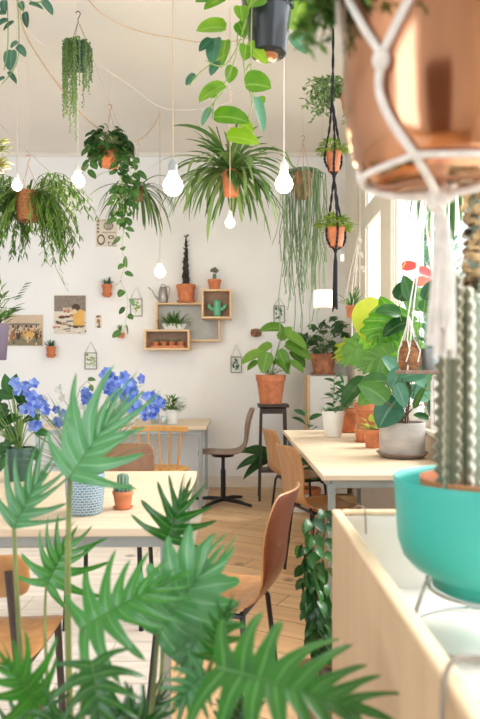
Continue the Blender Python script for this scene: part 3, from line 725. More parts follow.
# woven relief pot
m, nt, b = newmat('patterned_glaze'); N, L = nt.nodes, nt.links
tc = N.new('ShaderNodeTexCoord'); sp = N.new('ShaderNodeSeparateXYZ'); L.new(tc.outputs['Object'], sp.inputs[0])
at = N.new('ShaderNodeMath'); at.operation = 'ARCTAN2'; L.new(sp.outputs['Y'], at.inputs[0]); L.new(sp.outputs['X'], at.inputs[1])
cb = N.new('ShaderNodeCombineXYZ'); ms = N.new('ShaderNodeMath'); ms.operation = 'MULTIPLY'; ms.inputs[1].default_value = .064; L.new(at.outputs[0], ms.inputs[0])
L.new(ms.outputs[0], cb.inputs['X']); L.new(sp.outputs['Z'], cb.inputs['Y'])
br = N.new('ShaderNodeTexBrick'); br.inputs['Scale'].default_value = 55; br.inputs['Mortar Size'].default_value = .05; br.inputs['Brick Width'].default_value = .8; br.inputs['Row Height'].default_value = .5
br.inputs['Color1'].default_value = (.11, .20, .28, 1); br.inputs['Color2'].default_value = (.16, .27, .35, 1); br.inputs['Mortar'].default_value = (.62, .68, .68, 1)
L.new(cb.outputs[0], br.inputs['Vector']); L.new(br.outputs['Color'], b.inputs['Base Color']); b.inputs['Roughness'].default_value = .5; M['pattern'] = m
MB().lathe([(0, 0), (.056, 0), (.061, .006), (.068, .08), (.069, .138), (.066, .142), (.062, .138), (.058, .02), (0, .02)]).build('pot', M['pattern'], t)
f = MB(); s = MB(); fb = MB(); fw = MB(); o = t.location
def blossom(mb, c, r, nrm):
    d, sd, nn = mb.frame3(nrm, (0, 0, 1)); k = U(0, 6)
    for i in range(5):
        a = k+i*2*PI/5; q = sd*math.cos(a)+nn*math.sin(a)
        mb.blade(V(c)+q*r*.08, q+d*.35, r, r*.95, up=d, droop=.0, fold=.1, n=4, prof='heart')
def flowerspike(px0, py0, px1, py1, D, n, spread, mb=fb, r=.021):
    a = P(px0, py0, D)-o; b = P(px1, py1, D-.02)-o
    B = V((U(-.03, .03), U(-.03, .03), .12)); s.tube(bez(B, B.lerp(a, .6)+V((0, 0, .08)), a, 8)+[b], .0018, 4, cap=False)
    for i in range(n):
        q = a.lerp(b, (i+.5)/n)+V((U(-1, 1), U(-1, 1), U(-.8, .8)))*spread*1.25
        blossom(mb, q, r*U(.8, 1.2), (U(-.7, .7), -1, U(-.2, .6)))
flowerspike(38, 410, 22, 382, 2.35, 13, .028); flowerspike(110, 392, 108, 376, 2.3, 9, .022); flowerspike(125, 398, 120, 374, 2.25, 10, .024); flowerspike(128, 392, 137, 383, 2.3, 9, .022)
flowerspike(130, 412, 142, 402, 2.25, 8, .022); flowerspike(145, 412, 160, 400, 2.35, 11, .024); flowerspike(88, 402, 87, 394, 2.4, 5, .014); flowerspike(62, 425, 58, 412, 2.4, 5, .02); flowerspike(40, 428, 36, 404, 2.3, 4, .03)
flowerspike(115, 392, 112, 386, 2.3, 4, .02)
flowerspike(46, 418, 33, 396, 2.4, 8, .02, fw, .02); flowerspike(62, 398, 60, 384, 2.45, 3, .012, fw, .016); flowerspike(80, 412, 75, 405, 2.45, 4, .015, fw, .016); flowerspike(132, 425, 128, 420, 2.4, 3, .015, fw, .014)
for k in range(60):
    a = U(0, 2*PI); e = U(.5, 1.3); d = V((math.cos(a)*math.cos(e), .6*math.sin(a)*math.cos(e), math.sin(e))); f.blade((0, 0, .12), d, U(.16, .36), .008, droop=.6, n=7, prof='strap')
s.tube([P(92, 470, 2.35)-o, P(75, 405, 2.35)-o, P(80, 388, 2.35)-o, P(87, 381, 2.35)-o, P(92, 386, 2.35)-o], .0015, 4); leafpx(f, None, o, 88, 380, 20, 8, 5, 2.35); leafpx(f, None, o, 90, 385, -60, 7, 5, 2.35)
fb.build('blue_blossoms', M['bluepetal'], t)['label'] = 'bright blue delphinium blossoms'; fw.build('white_blossoms', M['whitepetal'], t)['label'] = 'small white blossoms'
f.build('foliage', M['grass'], t); s.build('stems', M['stem'], t)
t = place('dark_potted_plant', 'dark pot with large glossy leaves at the left end of the front table', 20, 480, 3.0)
zt = pot(t, .062, .15, M['dkgreenpot'], rim=False, base=.8); f = MB(); s = MB(); o = t.location
for px, py, an, L, W in ((14, 398, 150, 24, 12), (20, 418, 180, 24, 13), (22, 435, 195, 22, 14), (16, 392, 40, 22, 12), (10, 410, 210, 20, 12), (28, 420, 30, 20, 12), (12, 448, 180, 24, 16), (28, 448, -30, 18, 12), (24, 405, 100, 20, 12), (5, 428, 160, 20, 14), (18, 440, 120, 20, 12), (34, 432, 10, 18, 10), (8, 455, 230, 20, 12)): leafpx(f, s, o, px, py, an, L, W, 3.0, base=(0, 0, zt), dy=U(-.3, .2), prof='oval')
bush(f, s, (-.06, 0, .30), (.14, .10, .14), 40, .09, .05, base=(0, 0, zt))
f.build('foliage', M['dkgreen'], t); s.build('stems', M['stem'], t)

# ================================================================ ON THE BACK TABLE
t = place('white_potted_fern', 'small white pot with a bushy green plant on the back table', 172, 418, 6.25)
zt = pot(t, .07, .14, M['white'], rim=False); f = MB(); s = MB(); bush(f, s, (0, 0, zt+.05), (.12, .1, .09), 150, .06, .022, base=(0, 0, zt-.03), stem=.0012, nseg=3); f.build('foliage', M['tgreen'], t); s.build('stems', M['stem'], t)
t = place('glass_vase', 'small round glass vase with thin sprigs on the back table', 155, 419, 6.3, cat='vase')
MB().lathe([(0, 0), (.035, 0), (.052, .04), (.045, .085), (.022, .11), (.024, .13), (.022, .13), (.020, .11), (.042, .083), (.049, .04), (.033, .004), (0, .004)], n=20).build('glass_body', M['clearpl'], t)
f = MB(); s = MB(); bush(f, s, (-.03, 0, .25), (.10, .05, .08), 26, .05, .014, base=(0, 0, .02), stem=.0013, nseg=3); f.build('foliage', M['silver'], t); s.build('sprigs', M['stem'], t)
t = place('glass_jar', 'little clear glass jar in front of the white pot on the back table', 164, 420, 6.1, cat='jar')
MB().lathe([(0, 0), (.03, 0), (.034, .02), (.034, .07), (.028, .085), (.026, .085), (.031, .068), (.031, .02), (0, .006)], n=18).build('jar_body', M['clearpl'], t)

# ================================================================ ON THE BACK WALL
def W(px, py, off=0.): return P(px, py, WY-off)
px1 = lambda n, D=WY: n*D/F
# shelf of three interlocking boxes
SD = 6.88
A = P(188, 350, SD); t = thing('wall_shelf', 'light pine wall shelf of three overlapping boxes', 'shelf', (A.x, 6.97, A.z))
def wbox(x0, y0, x1, y1, yf, yb, th=.020, yp=None):
    a = P(x0, y1, SD)-A; b = P(x1, y0, SD)-A; f = MB(); w, h = b.x-a.x, b.z-a.z; cx, cz = (a.x+b.x)/2, (a.z+b.z)/2; cy = (yf+yb)/2-6.97; d = yb-yf
    f.box((cx, cy, a.z+th/2), (w, d, th)).box((cx, cy, b.z-th/2), (w, d, th)).box((a.x+th/2, cy, cz), (th, d, h-2*th)).box((b.x-th/2, cy, cz), (th, d, h-2*th))
    o = f.build('box_frame', M['shelfwood'], t, smooth=False, bevel=.002)
    return o, MB().box((cx, (yp or yb)-6.97-.004, cz), (w-2*th, .006, h-2*th)).build('back_panel', M['backp'], o, smooth=False), a, b
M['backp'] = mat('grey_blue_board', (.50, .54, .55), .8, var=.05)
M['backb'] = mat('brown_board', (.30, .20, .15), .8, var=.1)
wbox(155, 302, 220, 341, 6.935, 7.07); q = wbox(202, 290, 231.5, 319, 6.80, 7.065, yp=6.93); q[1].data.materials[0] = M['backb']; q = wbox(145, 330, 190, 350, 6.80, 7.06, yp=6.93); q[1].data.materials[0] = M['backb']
def onshelf(name, label, px, py, D, cat): return thing(name, label, cat, P(px, py, D))
topA = P(0, 302, SD).z+.001; topB = P(0, 290, SD).z+.001; inB = P(0, 319, SD).z+.021; inC = P(0, 350, SD).z+.021; onC = P(0, 330, SD).z+.001
def at3(name, label, px, z, cat, y=6.96): return thing(name, label, cat, ((px-240)/F*y, y, z))
t = at3('watering_can', 'grey zinc watering can with a long thin spout on the box shelf', 163, topA, 'watering can', 6.95)
MB().lathe([(0, 0), (.048, 0), (.055, .01), (.046, .12), (.036, .165), (.033, .165), (.043, .12), (.05, .012), (0, .006)], n=24).build('body', M['zinc'], t)
MB().tube([(-.045, 0, .03), (-.085, 0, .07), (-.115, 0, .13), (-.16, 0, .165)], [.012, .008, .006, .006], 8).build('spout', M['zinc'], t)
MB().tube(bez((.03, 0, .165), (.10, 0, .20), (.05, 0, .04), 12, None), .005, 6).build('handle', M['zinc'], t)
MB().tube(bez((-.03, 0, .155), (0, 0, .24), (.035, 0, .155), 10), .004, 6).build('top_handle', M['zinc'], t)
t = at3('potted_dark_cactus', 'tall dark twisted cactus in a terracotta pot on the box shelf', 186, topA, 'potted plant')
zt = pot(t, .105, .185, saucer=True); f = MB()
for k in range(5):
    a = k*1.26; p = [(.03*math.cos(a+z*7)*(1-z), .025*math.sin(a+z*7)*(1-z)+.0, zt-.02+z*U(.46, .56)*(1 if k < 2 else .8)) for z in [i/12 for i in range(13)]]
    f.tube(p, [(.022-.012*i/12)*(1.35 if i % 2 else .7) for i in range(13)], 5)
    for q in p[2:]:
        for z in range(3): f.blade(q, (U(-1, 1), U(-1, 1), .8), .05, .02, n=3)
f.build('cactus', M['darkcac'], t)
t = at3('potted_grafted_cactus', 'little knobbly cactus in a terracotta pot on the upper right box', 214.5, topB, 'potted plant', 6.93)
zt = pot(t, .073, .115); f = MB(); f.lathe([(.018, 0), (.022, .03), (.018, .075)], (0, 0, zt)); f.build('cactus', M['cactus'], t)
f = MB()
for k in range(22): a, e = U(0, 6.28), U(-.4, 1.5); f.ball((.034*math.cos(a)*math.cos(e), .034*math.sin(a)*math.cos(e), zt+.10+.034*math.sin(e)), .016, 6)
f.build('cactus_head', M['cactusdk'], t)
t = at3('ceramic_cactus', 'green ceramic cactus ornament inside the small upper box', 217, inB, 'ornament', 6.865)
f = MB(); ribbed(f, (0, 0, 0), .042, .185, 9, depth=.14)
for s in (-1, 1): f.tube([(s*.03, 0, .075), (s*.06, 0, .085), (s*.085, 0, .11), (s*.09, 0, .135)], [.018, .02, .022, .014], 10)
f.build('body', M['cactusgrn'], t)
t = at3('white_planter', 'low white oblong planter with spiky green leaves in the large box', 175, topA-.0+0, 'planter')
t.location.z = onC; t.location.y = 6.87
b = MB(); b.lathe([(0, 0), (.10, 0), (.13, .06), (.128, .065), (.115, .062), (.09, .01), (0, .01)], n=24, sx=1, sy=.45); b.build('pot', M['white'], t)
MB().lathe([(0, .05), (.11, .05)], n=20, sx=1, sy=.42).build('soil', M['soil'], t)
f = MB()
for c in (-.06, 0, .06): fan(f, (c, -.02, .05), 30, .19, .016, elo=.4, droop=1.0)
f.build('foliage', M['tgreen'], t)
f = MB()
for k in range(20): f.blade((U(-.12, .12), -.04, .06), (U(-1, 1), -.8, U(-.6, .6)), .035, .018, n=3)
f.build('white_leaves', M['whitepetal'], t)['label'] = 'pale creamy leaves at the rim'
M_t = at3('clay_tray', 'long terracotta tray inside the lower left box', 168, inC, 'tray', 6.865)
MB().box((0, 0, .006), (.35, .10, .012)).box((0, -.048, .015), (.35, .006, .02)).box((0, .048, .015), (.35, .006, .02)).build('tray_body', M['terra'], M_t, smooth=False, bevel=.003)
first = None
for k, lb in enumerate(('leftmost', 'second from the left', 'third from the left', 'rightmost')):
    px = 168+(k-1.5)*8.3; loc = ((px-240)/F*6.865, 6.865, inC+.014); lab = 'tiny terracotta pot of seedlings in the clay tray, the %s of four' % lb
    if first is None:
        first = thing('seedling_pot', lab, 'potted plant', loc, 0, 'tiny pots in the clay tray'); zt = pot(first, .037, .052); f = MB(); fan(f, (0, 0, zt), 9, .06, .012, elo=.6, droop=.5); f.build('foliage', M['succ'], first)
    else: dup(first, loc, lab, rz=k*1.3)
# small wall pots
def wallpot(label, px, pyb, r, h, fn, double=False, m='terra'):
    p = W(px, pyb, r+.012); t = thing('wall_pot', label, 'potted plant', p, 0, 'small terracotta pots on the back wall')
    zt = pot(t, r, h, M[m], saucer=double); MB().box((0, r*.9, h*.5), (r*.5, r*.4, h*.5)).build('wall_bracket', M[m], t, bevel=.003)
    if double: MB().lathe([(0, -.03), (r*.62, -.03), (r*.95, .0), (r*.8, .0), (0, -.02)]).build('drip_bowl', M[m], t)
    f = MB(); fn(f, zt); f.build('foliage', M['silver'] if double else M['tgreen'], t)
def fsp(f, zt): fan(f, (0, 0, zt), 26, .10, .014, elo=.5, droop=.2)
wallpot('small double terracotta wall pot with spiky plant right of the girl poster', 107, 294, .058, .10, fsp, True)
wallpot('small double terracotta wall pot with dark succulent below the left poster', 51, 355, .056, .09, fsp, True)
def fs2(f, zt):
    for k in range(7): f.blade((-.01, 0, zt), (U(-.5, .3), U(-.3, 0), 1), .10, .022, droop=.3)
wallpot('tiny leaning terracotta wall pot with a thin sprout below the trailing vine', 121, 338, .042, .055, fs2)
p = W(256, 333, .03); t = thing('wooden_knob', 'round brown wooden knob on the white wall left of the large plant', 'knob', p)
MB().lathe([(0, -.045), (.05, -.035), (.062, 0), (.05, .04), (0, .05)], n=20, sy=.35).build('backing', M['terra_dk'], t)
MB().ball((.01, -.03, .015), .026, 12).ball((-.008, -.03, -.025), .022, 12).build('knob_head', M['walnut'], t)
# posters
def poster(name, label, x0, y0, x1, y1, base, shapes, cat='poster'):
    a = W(x0, y1, .006); w, h = px1(x1-x0), px1(y1-y0); t = MB(); t.box((w/2, 0, h/2), (w, .004, h)); t.cur = 1; mats = [M[base]]
    lay = 0
    for mname, kind, u, v, du, dv in shapes:
        if M[mname] not in mats: mats.append(M[mname])
        t.cur = mats.index(M[mname]); lay += 1; y = -.0022-.00012*lay; u, v, du, dv = u*w, v*h, du*w, dv*h
        if kind == 'r': t.poly([(u-du, y, v-dv), (u+du, y, v-dv), (u+du, y, v+dv), (u-du, y, v+dv)])
        elif kind == 'e': t.poly([(u+du*math.cos(k*PI/8), y, v+dv*math.sin(k*PI/8)) for k in range(16)])
        elif kind == 'o':
            for k in range(20):
                c = [(u+q*du*math.cos(j*PI/10), y, v+q*dv*math.sin(j*PI/10)) for q in (.7, 1) for j in (k, k+1)]
                t.poly([c[0], c[1], c[3], c[2]])
    o = t.build(name, mats, None, a, smooth=False); return tag(o, label, cat)
rs = random.Random(4)
S = [('inkgrey', 'r', .5, .78, .49, .2), ('paper', 'r', .5, .62, .22, .06), ('inkrust', 'r', .34, .58, .04, .03), ('inkrust', 'r', .45, .58, .03, .04)]
for k in range(46): S.append((rs.choice(['ink', 'paperw', 'inkrust', 'ink', 'inkgrey', 'skin']), 'e', rs.uniform(.06, .94), rs.uniform(.04, .48)*(1-.0), rs.uniform(.03, .12), rs.uniform(.01, .035)))
S += [('inkyel', 'r', .78, .40, .17, .20), ('inkyel', 'e', .78, .57, .15, .06), ('skin', 'e', .66, .60, .08, .07), ('ink', 'e', .69, .68, .13, .09), ('skin', 'e', .655, .59, .055, .05), ('paperw', 'r', .75, .10, .22, .05), ('ink', 'r', .72, .20, .24, .015)]
poster('art_poster', 'poster of a person in ochre lying among patterned cushions on the back wall', 54, 295, 86, 334, 'paperw', S)
S = [('inkgrn', 'r', .5, .17, .48, .15), ('inkgrey', 'e', .5, .70, .46, .04)]
for k in range(44): S.append((rs.choice(['inkrust', 'ink', 'inkyel', 'skin', 'inkgrey', 'inkgrn']), 'e', rs.uniform(.04, .96), rs.uniform(.1, .62), rs.uniform(.012, .035), rs.uniform(.03, .09)))
for u, m in ((.12, 'paperw'), (.25, 'inkrust'), (.38, 'ink'), (.58, 'inkyel'), (.70, 'inkyel'), (.85, 'ink')):
    S += [(m, 'e', u, .36, .055, .17), ('skin', 'e', u+.01, .58, .028, .06), ('ink', 'e', u, .63, .032, .05)]
for k in range(90): S.append((rs.choice(['inkrust', 'ink', 'inkyel', 'skin', 'inkgrey', 'inkgrn', 'paper']), 'e', rs.uniform(.03, .97), rs.uniform(.06, .66), rs.uniform(.008, .022), rs.uniform(.02, .05)))
poster('group_poster', 'wide faded poster of a group of people outdoors at the left of the wall', 3.5, 315, 43, 346, 'paper', S)
S = [('ink', 'o', .24, .25, .19, .2), ('paperw', 'e', .24, .25, .11, .12), ('ink', 'e', .72, .34, .15, .07), ('paperw', 'e', .72, .34, .09, .035), ('inkgrey', 'r', .62, .97, .33, .012), ('inkgrey', 'r', .62, .52, .34, .012)]
for k in range(4): S += [('inkgrey', 'e', .1, .93-.13*k, .07, .035), ('ink', 'r', .1, .93-.13*k, .02, .045)]
for k in range(6): S += [('inkgrey', 'r', .52+.04*k, .74, .01, .11)]
S += [('inkgrey', 'o', .60, .76, .24, .16), ('inkgrey', 'r', .60, .09, .02, .05), ('inkgrey', 'r', .8, .10, .05, .05), ('ink', 'e', .92, .15, .03, .05), ('inkgrey', 'e', .62, .15, .07, .03), ('inkgrey', 'r', .78, .02, .2, .01)]
poster('drawing_print', 'small cream print of brown line drawings beside the trailing vine', 96, 219.5, 117, 246.5, 'paperw', S, 'print')
S = [('ink', 'e', .5, .86, .35, .10), ('skin', 'e', .6, .76, .25, .1), ('inkrust', 'e', .5, .52, .3, .17), ('inkgrey', 'r', .6, .25, .15, .18), ('ink', 'e', .55, .08, .3, .07)]
poster('paper_figure', 'tiny cut-out figure on the wall right of the girl poster', 95.5, 315, 101.5, 328, 'paperw', S, 'cutout')
# pressed-flower glass frames on chains
def glassframe(label, x0, y0, x1, y1, ytop, green=True):
    w, h = px1(x1-x0), px1(y1-y0); p = W((x0+x1)/2, y1, .012); t = thing('pressed_flower_frame', label, 'picture frame', p, 0, 'little glass frames hung on the wall')
    MB().box((0, 0, h/2), (w-.01, .004, h-.01)).build('glass_pane', M['glassgrn'], t, smooth=False)
    e = .0045; f = MB(); f.box((0, 0, 0), (w, .008, e*2)).box((0, 0, h), (w, .008, e*2)).box((-w/2, 0, h/2), (e*2, .008, h)).box((w/2, 0, h/2), (e*2, .008, h)); f.build('frame', M['lead'], t, smooth=False)
    z = h+px1(y0-ytop); MB().tube([(-w/2, 0, h), (0, 0, z), (w/2, 0, h)], .0028, 4).build('chain', M['lead'], t)
    f = MB(); s = MB()
    for k in range(14): f.blade((U(-w*.25, w*.25), -.003, h*U(.2, .85)), (U(-1, 1), 0, U(-.2, 1)), .035, .016, up=(0, -1, 0), n=3)
    s.tube([(-w*.1, -.003, h*.08), (w*.05, -.003, h*.5), (w*.1, -.003, h*.88)], .0015, 3)
    f.build('pressed_leaves', M['yelgrn'] if green else M['silver'], t); s.build('pressed_stem', M['stem'], t)
glassframe('little glass frame of yellow-green pressed flowers below the girl poster', 85, 353, 96.5, 369, 342)
glassframe('little glass frame of pressed leaves left of the box shelf behind the vine', 130.5, 299, 142, 316, 287)
glassframe('little pale glass frame hanging at the lower right of the box shelf', 231, 357, 241.5, 372.5, 345.5, False)
glassframe('little pale glass frame above the plant on the dark stand', 274, 306, 284.5, 322.5, 297.5, False)

# ================================================================ HANGING PLANTS
def hang(name, label, px, py, D, cat='hanging plant'): return thing(name, label, cat, P(px, py, D), 0)
def topz(t): return CEIL-t.location.z
def hz(py, D, t): return EYE-(py-372)/F*D-t.location.z
# string of pearls
t = hang('string_of_pearls', 'string-of-pearls in a dark green basket on a black hook', 78, 69, 4.2)
zt = pot(t, .078, .15, M['dkgreenpot'], rim=True, base=.7); hookwires(t, .15, .078, hz(22, 4.2, t), M['blk'], top=topz(t))
f = MB(); s = MB()
for k in range(64):
    a = U(1.9, 5.6) if k < 46 else U(0, 6.28); r = U(.075, .098); x, y = r*math.cos(a), r*math.sin(a); L = U(.15, .60)*(1.0 if math.cos(a) < .3 else .55); z = .155; i = 0
    if math.cos(a) < -.4: L *= .8
    s.tube([(x*.5, y*.5, .14), (x, y, .16), (x*1.03, y*1.03, .16-L)], .0009, 3, cap=False)
    while z > .155-L:
        f.r = min(1, max(0, (.155-z)/.6+U(-.2, .3))); f.ball((x*(1.02)+U(-.006, .006), y*1.02+U(-.006, .006), z), U(.0045, .0065), 4, 1.2); z -= U(.010, .016)
for k in range(160):
    a, r = U(0, 6.28), U(0, .08); f.r = U(0, .4); f.ball((r*math.cos(a), r*math.sin(a), .15+U(0, .025)), .0065, 4)
f.build('foliage', M['pearl'], t); s.build('stems', M['stemlt'], t)
# pothos in terracotta, long vine
t = hang('hanging_pothos', 'terracotta pot on a copper hook trailing one very long variegated vine', 110, 167, 5.0)
zt = pot(t, .085, .145, M['terra'], rim=True); hookwires(t, .14, .085, hz(113, 5, t), M['copperwire'], top=topz(t))
f = MB(); s = MB(); bush(f, s, (-.01, 0, .17), (.17, .13, .14), 190, .08, .062, prof='heart', droop=1.4, base=(0, 0, .13), nseg=4, up=.1)
o = t.location; D = 5.0
def R(px, py, dd=0., jit=0): return P(px, py, D+dd)-o
for pts in (((116, 152), (120, 170), (119, 190), (122, 212), (124, 232)), ((112, 152), (118, 172), (126, 190), (127, 214)), ((115, 152), (125, 160), (131, 178), (129, 205), (126, 224)), ((118, 154), (128, 152), (134, 165), (134, 182)), ((106, 152), (96, 158), (88, 162), (84, 172)), ((116, 152), (122, 175), (116, 196), (120, 222)), ((104, 150), (94, 145), (88, 150))):
    vine(f, s, [R(*q, dd=U(-.1, -.02)) for q in pts], .024, .08, .06)
vine(f, s, [R(114, 152, -.09), R(121, 180, -.1), R(124, 220, -.1), R(122, 250, -.1), R(126, 262, -.1), R(121, 280, -.1), R(127, 296, -.1), R(126, 318, -.1), R(123, 334, -.1)], .055, .08, .055)
f.build('foliage', M['vine'], t); s.build('vine_stems', M['stemlt'], t)
# rhipsalis big left
t = hang('hanging_mistletoe_cactus', 'brown wicker pot with dense dark needle leaves at the far left', 28, 221, 4.5)
zt = pot(t, .088, .20, M['brownpot'], rim=False, base=.82); hookwires(t, .2, .085, hz(165, 4.5, t), M['copperwire'], top=topz(t))
f = MB(); s = MB()
for k in range(430):
    a = U(0, 6.28); e = U(-.5, .7) if k > 40 else U(.9, 1.3)
    if math.sin(a) < 0 and abs(math.cos(a)) < .55 and k % 6: a = -a if k % 3 else a+2.2
    c0 = V((math.cos(a)*U(.02, .10), math.sin(a)*U(.02, .09), .185)); d = V((math.cos(a)*math.cos(e), math.sin(a)*.8*math.cos(e), math.sin(e)))
    if k < 150: # spray of stems
        L = U(.24, .50); pts = [c0]; dd = d.copy(); p = c0.copy()
        for i in range(6): dd = (dd+V((0, 0, -.42))).normalized(); p = p+dd*L/6; pts.append(p.copy())
        s.tube(pts, .0022, 3, cap=False)
        for q in range(2, 7):
            for z in range(3): f.blade(pts[q], dd+V((U(-1, 1), U(-1, 1), U(-.4, .5))), U(.04, .075), .011, droop=.5, n=3, prof='strap')
    else: f.blade(c0, d, U(.12, .30), .013, droop=U(.8, 1.8), n=6, prof='strap')
p = [P(40, 205, 4.4)-o for o in (t.location,)]+[P(48, 240, 4.4)-t.location, P(56, 268, 4.4)-t.location, P(65, 286, 4.4)-t.location]; s.tube(p, .002, 3)
for k in range(12): f.blade(p[1].lerp(p[3], k/11), (U(-.8, 1), 0, -.6), .05, .011, n=3, prof='strap')
f.build('foliage', M['needle'], t); s.build('stems', M['stem'], t)
# spider plant behind
t = hang('hanging_spider_plant', 'small brown pot with arching narrow leaves behind the trailing vine', 138, 201, 6.1)
zt = pot(t, .055, .12, M['terra_dk'], rim=False); hookwires(t, .12, .05, .12+.35, M['wire'], top=topz(t))
f = MB(); fan(f, (0, 0, zt), 60, .52, .02, elo=.0, ehi=1.0, droop=2.6, nseg=9); f.build('foliage', M['grass'], t)
# epiphyllum
t = hang('hanging_orchid_cactus', 'orange pot almost hidden by long flat drooping leaves, centre of the ceiling', 231, 196, 4.5)
zt = pot(t, .064, .17, M['terra'], rim=False, base=.8); hookwires(t, .17, .06, .17+.5, M['wire'], top=topz(t))
f = MB(); s = MB()
for k in range(185):
    a = U(0, 6.28); e = U(-.1, 1.35) if k > 40 else U(.3, 1.0); d = V((math.cos(a)*math.cos(e), math.sin(a)*math.cos(e)*.8, math.sin(e)))
    L = U(.30, .62) if e < .8 else U(.24, .46)
    if math.sin(a) < -.75 and abs(math.cos(a)) < .4 and e < .6: L *= .35
    f.blade((d.x*.03, d.y*.03, .16), d, L, U(.016, .036), droop=U(1.2, 3.2) if e < 1 else 1.3, n=10, prof='strap', fold=.15, bend=(U(-.7, .7), U(-.5, .5), 0))
f.build('foliage', M['strapgrn'], t)
MB().tube([(-.02, 0, .16), (-.05, 0, .30), (-.10, 0, .48)], .004, 5).build('dry_stem', M['bark'], t)
# black pot pothos
t = hang('hanging_golden_pothos', 'glossy black plastic pot at the top with bright lime trailing leaves', 268, 56, 2.2)
MB().lathe([(0, 0), (.052, 0), (.062, .006), (.080, .15), (.088, .155), (.090, .19), (.085, .19), (.076, .15), (.055, .02), (0, .02)]).build('pot', M['blkplastic'], t)
MB().lathe([(0, .17), (.075, .165)]).build('soil', M['soil'], t); MB().lathe([(0, -.004), (.03, -.004), (.034, .0)], (.0, 0, 0), n=20).build('drain_plug', M['copperwire'], t)
hookwires(t, .19, .082, .62, M['blk'], top=topz(t)); f = MB(); f2 = MB(); s = MB(); o = t.location; D = 2.15
def VT(*pts): s.tube(smoothpts([P(x, y, D+U(-.05, .02))-o for x, y in pts], 6), .0022, 5)
VT((256, -8), (244, 8), (238, 30), (236, 55), (226, 80), (215, 100), (212, 118)); VT((254, -8), (246, 20), (243, 50), (246, 80), (252, 100), (248, 118), (240, 128)); VT((258, -8), (249, 5), (240, 40), (228, 62), (218, 66), (205, 60)); VT((252, -8), (251, 60), (252, 90), (258, 112)); VT((225, 55), (205, 68), (195, 78), (190, 85)); VT((222, 92), (210, 108), (206, 116)); VT((246, 70), (250, 64), (252, 75))
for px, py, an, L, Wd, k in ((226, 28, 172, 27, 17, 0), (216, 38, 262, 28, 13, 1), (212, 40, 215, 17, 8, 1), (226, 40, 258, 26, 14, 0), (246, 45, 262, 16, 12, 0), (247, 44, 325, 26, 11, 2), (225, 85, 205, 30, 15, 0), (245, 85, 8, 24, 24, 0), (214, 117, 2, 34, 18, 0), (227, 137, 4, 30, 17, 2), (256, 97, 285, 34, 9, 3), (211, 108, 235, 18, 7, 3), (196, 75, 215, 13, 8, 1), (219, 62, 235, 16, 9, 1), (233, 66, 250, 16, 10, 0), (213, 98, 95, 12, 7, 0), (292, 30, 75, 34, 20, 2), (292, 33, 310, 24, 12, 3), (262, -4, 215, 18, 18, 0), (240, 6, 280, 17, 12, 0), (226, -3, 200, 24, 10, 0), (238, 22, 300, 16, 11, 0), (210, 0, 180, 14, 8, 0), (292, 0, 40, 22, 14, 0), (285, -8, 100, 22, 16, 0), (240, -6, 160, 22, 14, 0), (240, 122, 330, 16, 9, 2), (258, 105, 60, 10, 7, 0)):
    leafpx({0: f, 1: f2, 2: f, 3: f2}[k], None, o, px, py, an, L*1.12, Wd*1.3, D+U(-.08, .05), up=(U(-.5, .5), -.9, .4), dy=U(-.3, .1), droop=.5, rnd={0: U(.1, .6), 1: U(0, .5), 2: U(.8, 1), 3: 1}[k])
f.build('foliage', M['lime'], t); f2.build('duller_leaves', M['blue'], t)['label'] = 'duller bluish leaves'; s.build('vine_stems', M['stemlt'], t)
# stringy rhipsalis
t = hang('hanging_string_cactus', 'brown pot with a long curtain of grey-green stringy stems near the corner', 303, 198, 6.0)
zt = pot(t, .082, .23, M['terra_old'], rim=False, base=.85); hookwires(t, .23, .08, hz(143, 6, t), M['copperwire'], top=topz(t))
f = MB(); strands(f, (0, 0, .22), 64, .09, .5, 1.5, .0042, rout=.12, wob=.05, nn=9, seg=4); strands(f, (.10, 0, .20), 16, .07, .4, 1.0, .0045, rout=.06, wob=.04, nn=8, seg=4); f.build('foliage', M['rhip'], t)
MB().tube([(0, 0, .22), (-.1, 0, .3), (-.16, 0, .42), (-.28, 0, .47), (-.40, 0, .42)], .006, 6).build('long_stem', M['stem'], t)
# black macrame hanger and its pots
Dm = 4.5; c = P(334, 172, Dm)
t = thing('macrame_hanger', 'black knotted macrame hanger holding two small terracotta pots', 'plant hanger', (c.x, Dm, c.z))
def RM(px, py, y=0.): q = P(px, py, Dm)-t.location; return V((q.x, q.y+y, q.z))
def braid(name, pts, r, m, par, tw=26):
    pts = smoothpts(pts, 10); f = MB()
    for ph in (0, PI): f.tube([p+V((math.cos(i*.9+ph), math.sin(i*.9+ph), 0))*r*.75 for i, p in enumerate(pts)], r, 5)
    return f.build(name, m, par)
braid('hanging_rope', [RM(333, -10), RM(333, 60), RM(332, 100)], .006, M['blkrope'], t)
for x1, x2, y in ((329, 324.5, -.02), (337.5, 342, .02), (333, 333, -.055)):
    braid('rope', [RM(332, 99), RM(x1, 130, y), RM(x2, 155, y*1.3), RM(x2+(1 if x2 < 333 else -1), 166, y*1.5), RM(334, 176)], .0055, M['blkrope'], t)
MB().ball(RM(334, 176), .014, 10, 1.3).build('knot', M['blkrope'], t)
for x1, x2, y in ((330, 326, -.02), (339, 345.5, .02), (335, 336, -.06)):
    braid('rope', [RM(334, 176), RM(x1, 208, y), RM(x2, 230, y*1.3), RM(x2+(1.5 if x2 < 335 else -1), 243, y*1.5), RM(335.5, 251)], .0055, M['blkrope'], t)
MB().ball(RM(335.5, 251), .014, 10, 1.3).build('knot', M['blkrope'], t)
f = MB()
